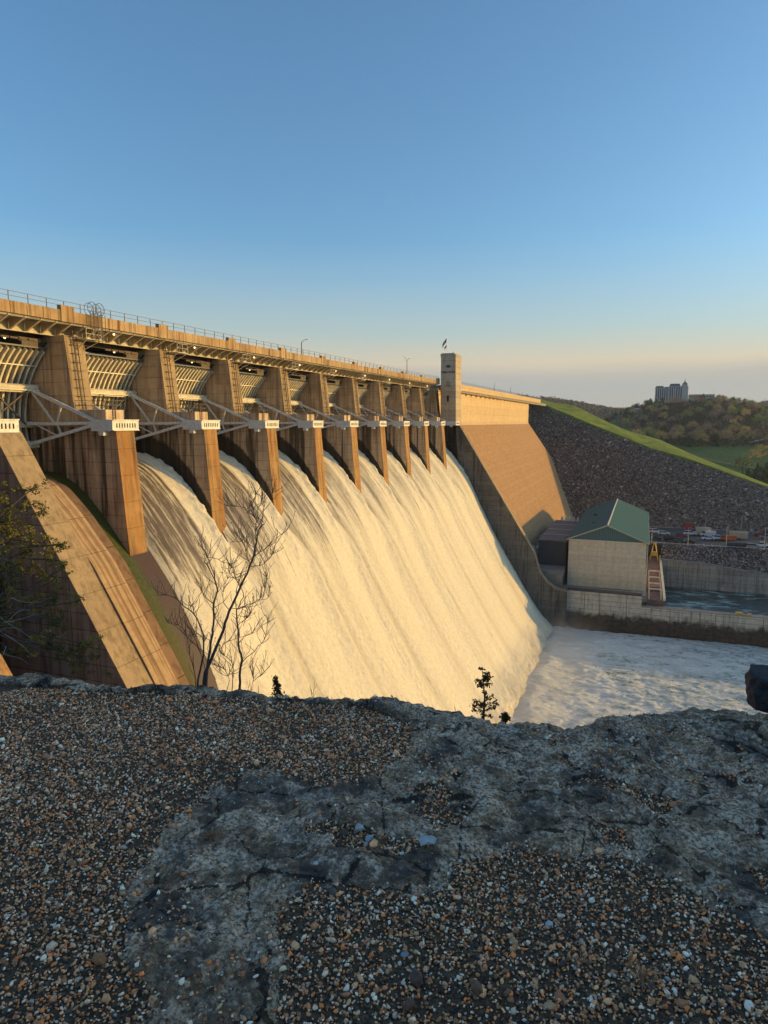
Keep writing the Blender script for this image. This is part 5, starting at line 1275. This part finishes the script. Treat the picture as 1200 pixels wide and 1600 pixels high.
# ------------------------------------------------------------------ bare shrub
def depthpts(pl, ox, oy, sc, dist, wob, rnd):
    out = []; w = rnd.uniform(-wob, wob); 
    for i, (x, y) in enumerate(pl): out.append(atd(ox+x/sc, oy+y/sc, dist+w*i/max(1, len(pl)-1)))
    return out
def smooth(P, k=3):
    c = catmull([tuple(p) for p in P], k); return [Vector(p) for p in c]
def shrub():
    rnd = random.Random(12); D = 5.6; sc = 4.446
    t = thing('bare_shrub', tuple(atd(330, 1075, D)), 'leafless many stemmed shrub rising from behind the ledge before the white water', 'shrub')
    ST = [([(345, 1600), (350, 1430), (400, 1290), (480, 1080), (530, 960), (600, 790), (670, 640), (705, 520), (730, 400), (770, 345)], 13, 3.5), ([(300, 1600), (310, 1430), (350, 1180), (300, 1000), (210, 920), (130, 850), (30, 845)], 8, 1.2),
          ([(365, 1600), (370, 1400), (400, 1160), (410, 1050), (425, 890), (440, 820), (425, 740), (380, 650), (345, 620)], 10, 2), ([(440, 820), (415, 690), (375, 590), (370, 560), (335, 500), (330, 455)], 4, 1.2), ([(375, 580), (450, 600), (530, 635), (580, 700), (590, 740)], 2.2, 1),
          ([(590, 1600), (595, 1450), (610, 1300), (590, 1180), (585, 1050), (580, 950), (620, 860), (610, 800)], 10, 2), ([(610, 1310), (700, 1230), (770, 1150), (790, 1060), (785, 1000)], 3, 1), ([(690, 580), (760, 530), (830, 470), (920, 400)], 3, 1.2), ([(680, 650), (760, 630), (820, 570), (870, 530)], 2.6, 1),
          ([(590, 940), (660, 910), (740, 870), (780, 770), (790, 720)], 3, 1), ([(720, 880), (800, 860), (810, 800)], 2, .9), ([(460, 1220), (500, 1180), (600, 1140), (720, 1095)], 2.6, 1), ([(540, 1600), (550, 1350), (510, 1280), (460, 1240)], 3.2, 2), ([(290, 1600), (290, 1430), (250, 1250), (220, 1100), (150, 1030)], 3.4, 1),
          ([(770, 345), (740, 320), (690, 290), (650, 250), (600, 230), (520, 225)], 2.6, .9), ([(755, 330), (765, 260), (760, 200), (800, 150), (840, 130)], 2.6, .9), ([(700, 300), (690, 240), (690, 180), (750, 90)], 2.4, .8), ([(700, 250), (750, 215), (745, 160), (700, 140)], 1.8, .8),
          ([(600, 790), (560, 700), (540, 640)], 3, 1), ([(530, 960), (480, 860), (500, 760), (540, 660)], 3, 1), ([(480, 1080), (430, 1000), (440, 940), (360, 860), (330, 800)], 2.8, 1), ([(705, 520), (640, 480), (600, 470), (530, 480)], 2.2, .9), ([(670, 640), (640, 540), (620, 440)], 2.4, .9), ([(715, 470), (710, 380), (712, 325)], 2.4, 1),
          ([(360, 1380), (330, 1250), (260, 1160), (150, 1060), (100, 1040)], 2.6, .9), ([(300, 1020), (280, 950), (250, 900)], 2, .9), ([(585, 1050), (650, 1000), (670, 960)], 2, .8), ([(540, 940), (640, 930), (650, 990), (620, 1060)], 2.2, .9), ([(400, 1160), (300, 1130), (200, 1140)], 2, .8),
          ([(480, 1600), (520, 1440), (500, 1370), (430, 1330), (400, 1260)], 2.6, .9), ([(680, 1500), (690, 1400), (665, 1330)], 2, .8), ([(690, 1440), (770, 1380)], 1.6, .7), ([(420, 1300), (480, 1400), (560, 1390)], 1.6, .7)]
    px2m = D/F_PX/sc*.93
    for pl, w0, w1 in ST:
        P = smooth(depthpts(pl, 240, 740, sc, D, .35, rnd)); n = len(P); R = [max(.0017, (w0+(w1-w0)*i/(n-1))*px2m*1.0) for i in range(n)]
        P = [p+Vector((rnd.uniform(-1, 1), rnd.uniform(-1, 1), rnd.uniform(-1, 1)))*.006 for p in P]
        st = MB().tube(P, R, 6).build('stem', 'bark', t)
        # fine twigs
        m = MB(); k = int(6+n*.7)
        for _ in range(k):
            i = rnd.randrange(n//4, n); b = P[i]; d = (P[min(i+1, n-1)]-P[max(i-1, 0)]).normalized(); a = Vector((rnd.uniform(-1, 1), rnd.uniform(-1, 1), rnd.uniform(.1, 1.1))).normalized()
            L = rnd.uniform(.05, .22); q = [b]; dd = (d*.6+a).normalized()
            for s_ in range(4): dd = (dd+Vector((rnd.uniform(-.35, .35), rnd.uniform(-.35, .35), rnd.uniform(-.05, .4)))).normalized(); q.append(q[-1]+dd*L/4)
            m.tube(q, [.0024, .002, .0017, .0014, .0012], 4)
            if rnd.random() < .5: m.tube([q[-1], q[-1]+dd*.008, q[-1]+dd*.016], [.0012, .003, .0008], 5)
            if rnd.random() < .6:
                e = q[2]; dd = (dd+Vector((rnd.uniform(-1, 1), rnd.uniform(-1, 1), .3))).normalized(); m.tube([e, e+dd*L*.3, e+dd*L*.5+Vector((0, 0, .01))], [.0012, .001, .0008], 4)
        m.build('twigs', 'bark', st)
shrub()
def small_plants():
    rnd = random.Random(4)
    M['cedar'] = leaf('cedar_needles', (.05, .042, .014), (.10, .075, .02))
    def cedar(qx, qy, top, dist, lab, wide=.22):
        b = atd(qx, qy+25, dist); H = (qy+25-top)/F_PX*dist; t = thing('cedar_sapling', tuple(b), lab, 'sapling')
        MB().tube([b, b+Vector((.01, 0, H*.5)), b+Vector((-.012, 0, H))], [.012, .006, .0015], 5).build('trunk', 'bark', t)
        P = []; rng = np.random.default_rng(int(qx))
        brm = MB()
        for k in range(int(14+H*30)):
            f = .12+.88*rnd.random(); L = H*wide*(1.1-f)*(.6+.8*rnd.random())+.01; a = rnd.random()*6.28; e = b+Vector((cos(a)*L, sin(a)*L, H*f+L*.35)); s0 = b+Vector((0, 0, H*f)); brm.tube([s0, (s0+e)/2, e], [.003, .002, .001], 4)
            for q in range(26): u = rnd.uniform(.25, 1.05); P.append(np.array(s0*(1-u)+e*u)+rng.normal(size=3)*.008)
        brm.build('branches', 'bark', t)
        P = np.array(P); V, F = quad_cloud(P, rng.uniform(.006, .013, len(P)), rng); npmesh('needles', V, F, 'cedar', t, smooth=False, cols=np.repeat(rng.uniform(.6, 1.3, (len(P), 1)), 4, 0)*np.ones(3))
    cedar(754, 1112, 1044, 4.8, 'small cedar sapling at the ledge rim in front of the white water foot', .27)
    cedar(788, 1124, 1116, 4.6, 'tiny cedar sprig right of the small cedar sapling', .3); 
    cedar(432, 1080, 1060, 4.7, 'tiny dark cedar seedling at the rim right of the bare shrub', .2)
    def twigs(qx, qy, dist, H, lab, n=3):
        b = atd(qx, qy, dist); t = thing('bare_sapling', tuple(b), lab, 'twigs'); 
        for i in range(n):
            a = Vector((rnd.uniform(-.5, .6), rnd.uniform(-.3, .3), 1)).normalized(); q = [b+Vector((rnd.uniform(-.01, .01), 0, -.1))]
            for s_ in range(6): a = (a+Vector((rnd.uniform(-.2, .2), rnd.uniform(-.2, .2), .05))).normalized(); q.append(q[-1]+a*H/5)
            m = MB().tube(q, [.003, .0025, .002, .0016, .0013, .001, .0008], 4)
            for k in (2, 3, 4): d = (a+Vector((rnd.uniform(-1, 1), rnd.uniform(-1, 1), .2))).normalized(); m.tube([q[k], q[k]+d*H*.15, q[k]+d*H*.22+Vector((0, 0, .02))], [.0012, .001, .0007], 4)
            m.build('stem', 'bark', t)
    twigs(716, 1100, 4.7, .07, 'bare bent twig left of the small cedar sapling', 1)
    twigs(487, 1084, 4.7, .17, 'leafless sprig at the rim right of the dark cedar seedling', 2); twigs(515, 1085, 4.7, .07, 'very short leafless sprig at the rim, middle left', 2); twigs(985, 1112, 4.4, .08, 'leafless sprig on the rim at right', 1); twigs(395, 1080, 5.0, .16, 'leafless sprig right of the bare shrub stems', 3)
    M['straw'] = leaf('dry_grass', (.32, .16, .08), (.42, .24, .12))
    def tuft(qx, qy, R_, n, lab):
        p = hit(qx, qy, 'Z', GZ+.01); rng = np.random.default_rng(int(qx)); m = MB()
        for _ in range(n):
            a = rnd.random()*6.28; L = R_*rnd.uniform(.5, 1.1); e = rnd.uniform(.15, 1.0)
            q = [p, p+Vector((cos(a)*L*.45*e, sin(a)*L*.45*e, L*.35)), p+Vector((cos(a)*L*e, sin(a)*L*e, L*(.55-.35*e)))]; m.tube(q, [.0012, .001, .0005], 3)
        me_o = m.build('dry_grass_tuft', 'straw'); n_ = len(me_o.data.vertices); at = me_o.data.color_attributes.new('Col', 'FLOAT_COLOR', 'POINT'); at.data.foreach_set('color', np.ones(n_*4, np.float32)); tag(me_o, lab, 'grass tuft')
    tuft(330, 1312, .075, 70, 'reddish dry grass tuft beside the rock, left of middle'); tuft(1005, 1535, .085, 45, 'straw coloured grass tuft in the gravel, lower right'); tuft(908, 1505, .06, 28, 'faint straw grass tuft left of the larger lower right tuft'); tuft(1090, 1520, .05, 6, 'few straw stalks right of the lower right tuft')
small_plants()
def juniper():
    rnd = random.Random(3); rng = np.random.default_rng(5); D = 6.3; sc = 4.446
    t = thing('juniper', tuple(atd(-60, 1000, D)), 'green and golden juniper branches reaching in from the left edge', 'juniper')
    C = [(30, 160, 80), (60, 330, 110), (150, 250, 60), (230, 100, 50), (60, 480, 90), (200, 420, 60), (290, 260, 30), (330, 500, 80), (430, 490, 30), (130, 620, 50), (250, 680, 80), (370, 740, 60), (430, 660, 40), (60, 740, 60), (200, 900, 70), (100, 850, 50), (540, 890, 40), (400, 860, 40), (430, 1020, 70), (330, 1000, 60), (300, 1150, 60), (400, 1210, 80), (560, 1270, 100), (620, 1190, 60), (450, 1270, 60), (200, 1200, 60), (60, 1060, 60), (20, 600, 70), (-40, 300, 120), (-60, 700, 110), (-80, 1000, 100), (100, 1240, 60), (330, 600, 45), (180, 560, 40)]
    roots = [atd(-70, 1120, D), atd(-50, 960, D), atd(-60, 850, D)]
    M['juniper_leaf'] = leaf('juniper_leaf', (.11, .12, .03), (.24, .20, .04)); P = []; tones = []
    pm = D/F_PX/sc
    bm_ = MB(); wm = MB()
    for k, (x, y, r) in enumerate(C):
        c = atd(x/sc, 740+y/sc, D+rnd.uniform(-.35, .35)); b = min(roots, key=lambda q: (q-c).length); mid = (b+c)/2+Vector((0, rnd.uniform(-.1, .1), rnd.uniform(-.08, .02)))
        bm_.tube(smooth([b, mid, c], 4), .006, 5)
        n = int(r*r*.032+35); tone = rnd.uniform(.5, 1.5)
        for s_ in range(max(6, n//20)):
            q = rng.normal(size=3)*r*pm*.55; e = np.array(c)+q; bm_.tube([c, Vector(e)], [.0025, .001], 4)
            dr = rng.normal(size=3); dr[2] = abs(dr[2])*.5; dr /= np.linalg.norm(dr)
            for z in range(34): u = rng.uniform(-.3, 1); P.append(e+dr*u*.055+rng.normal(size=3)*.010); tones.append(tone*rng.uniform(.6, 1.4))
    br = bm_.build('branches', 'bark', t)
    for k in range(9):     # pale dead twigs
        x = rnd.uniform(-20, 110); y = rnd.uniform(840, 1300); p = atd(x/sc, 740+y/sc, D-rnd.uniform(.1, .5)); q = [p]; d = Vector((rnd.uniform(.2, 1), rnd.uniform(-.4, .4), rnd.uniform(-.4, .7))).normalized()
        for s_ in range(5): d = (d+Vector((rnd.uniform(-.35, .35), rnd.uniform(-.3, .3), rnd.uniform(-.35, .35)))).normalized(); q.append(q[-1]+d*.06)
        wm.tube(q, [.0022, .002, .0017, .0014, .0011, .0008], 4)
    wm.build('dead_twigs', 'pale_twig', t)
    P = np.array(P); V, F = quad_cloud(P, rng.uniform(.006, .013, len(P)), rng); tn = np.array(tones)[:, None]
    npmesh('foliage', V, F, 'juniper_leaf', t, smooth=False, cols=np.repeat(tn, 4, 0)*np.ones(3))
juniper()

# ------------------------------------------------------------------ evening air
def haze():
    n = NT('evening_haze'); n.t.nodes.remove(n.p); v = n.n('ShaderNodeVolumePrincipled'); v.inputs['Color'].default_value = (.80, .86, .95, 1)
    v.inputs['Density'].default_value = .00008; v.inputs['Anisotropy'].default_value = .2; n.L(v.outputs[0], n.t.nodes['Material Output'].inputs['Volume']); M['haze'] = n.m
    tag(MB().box(-9300, 9300, -3300, 14300, -74, 235).build('haze', 'haze'), 'thin evening haze over the whole valley', 'haze', kind='stuff')
haze()
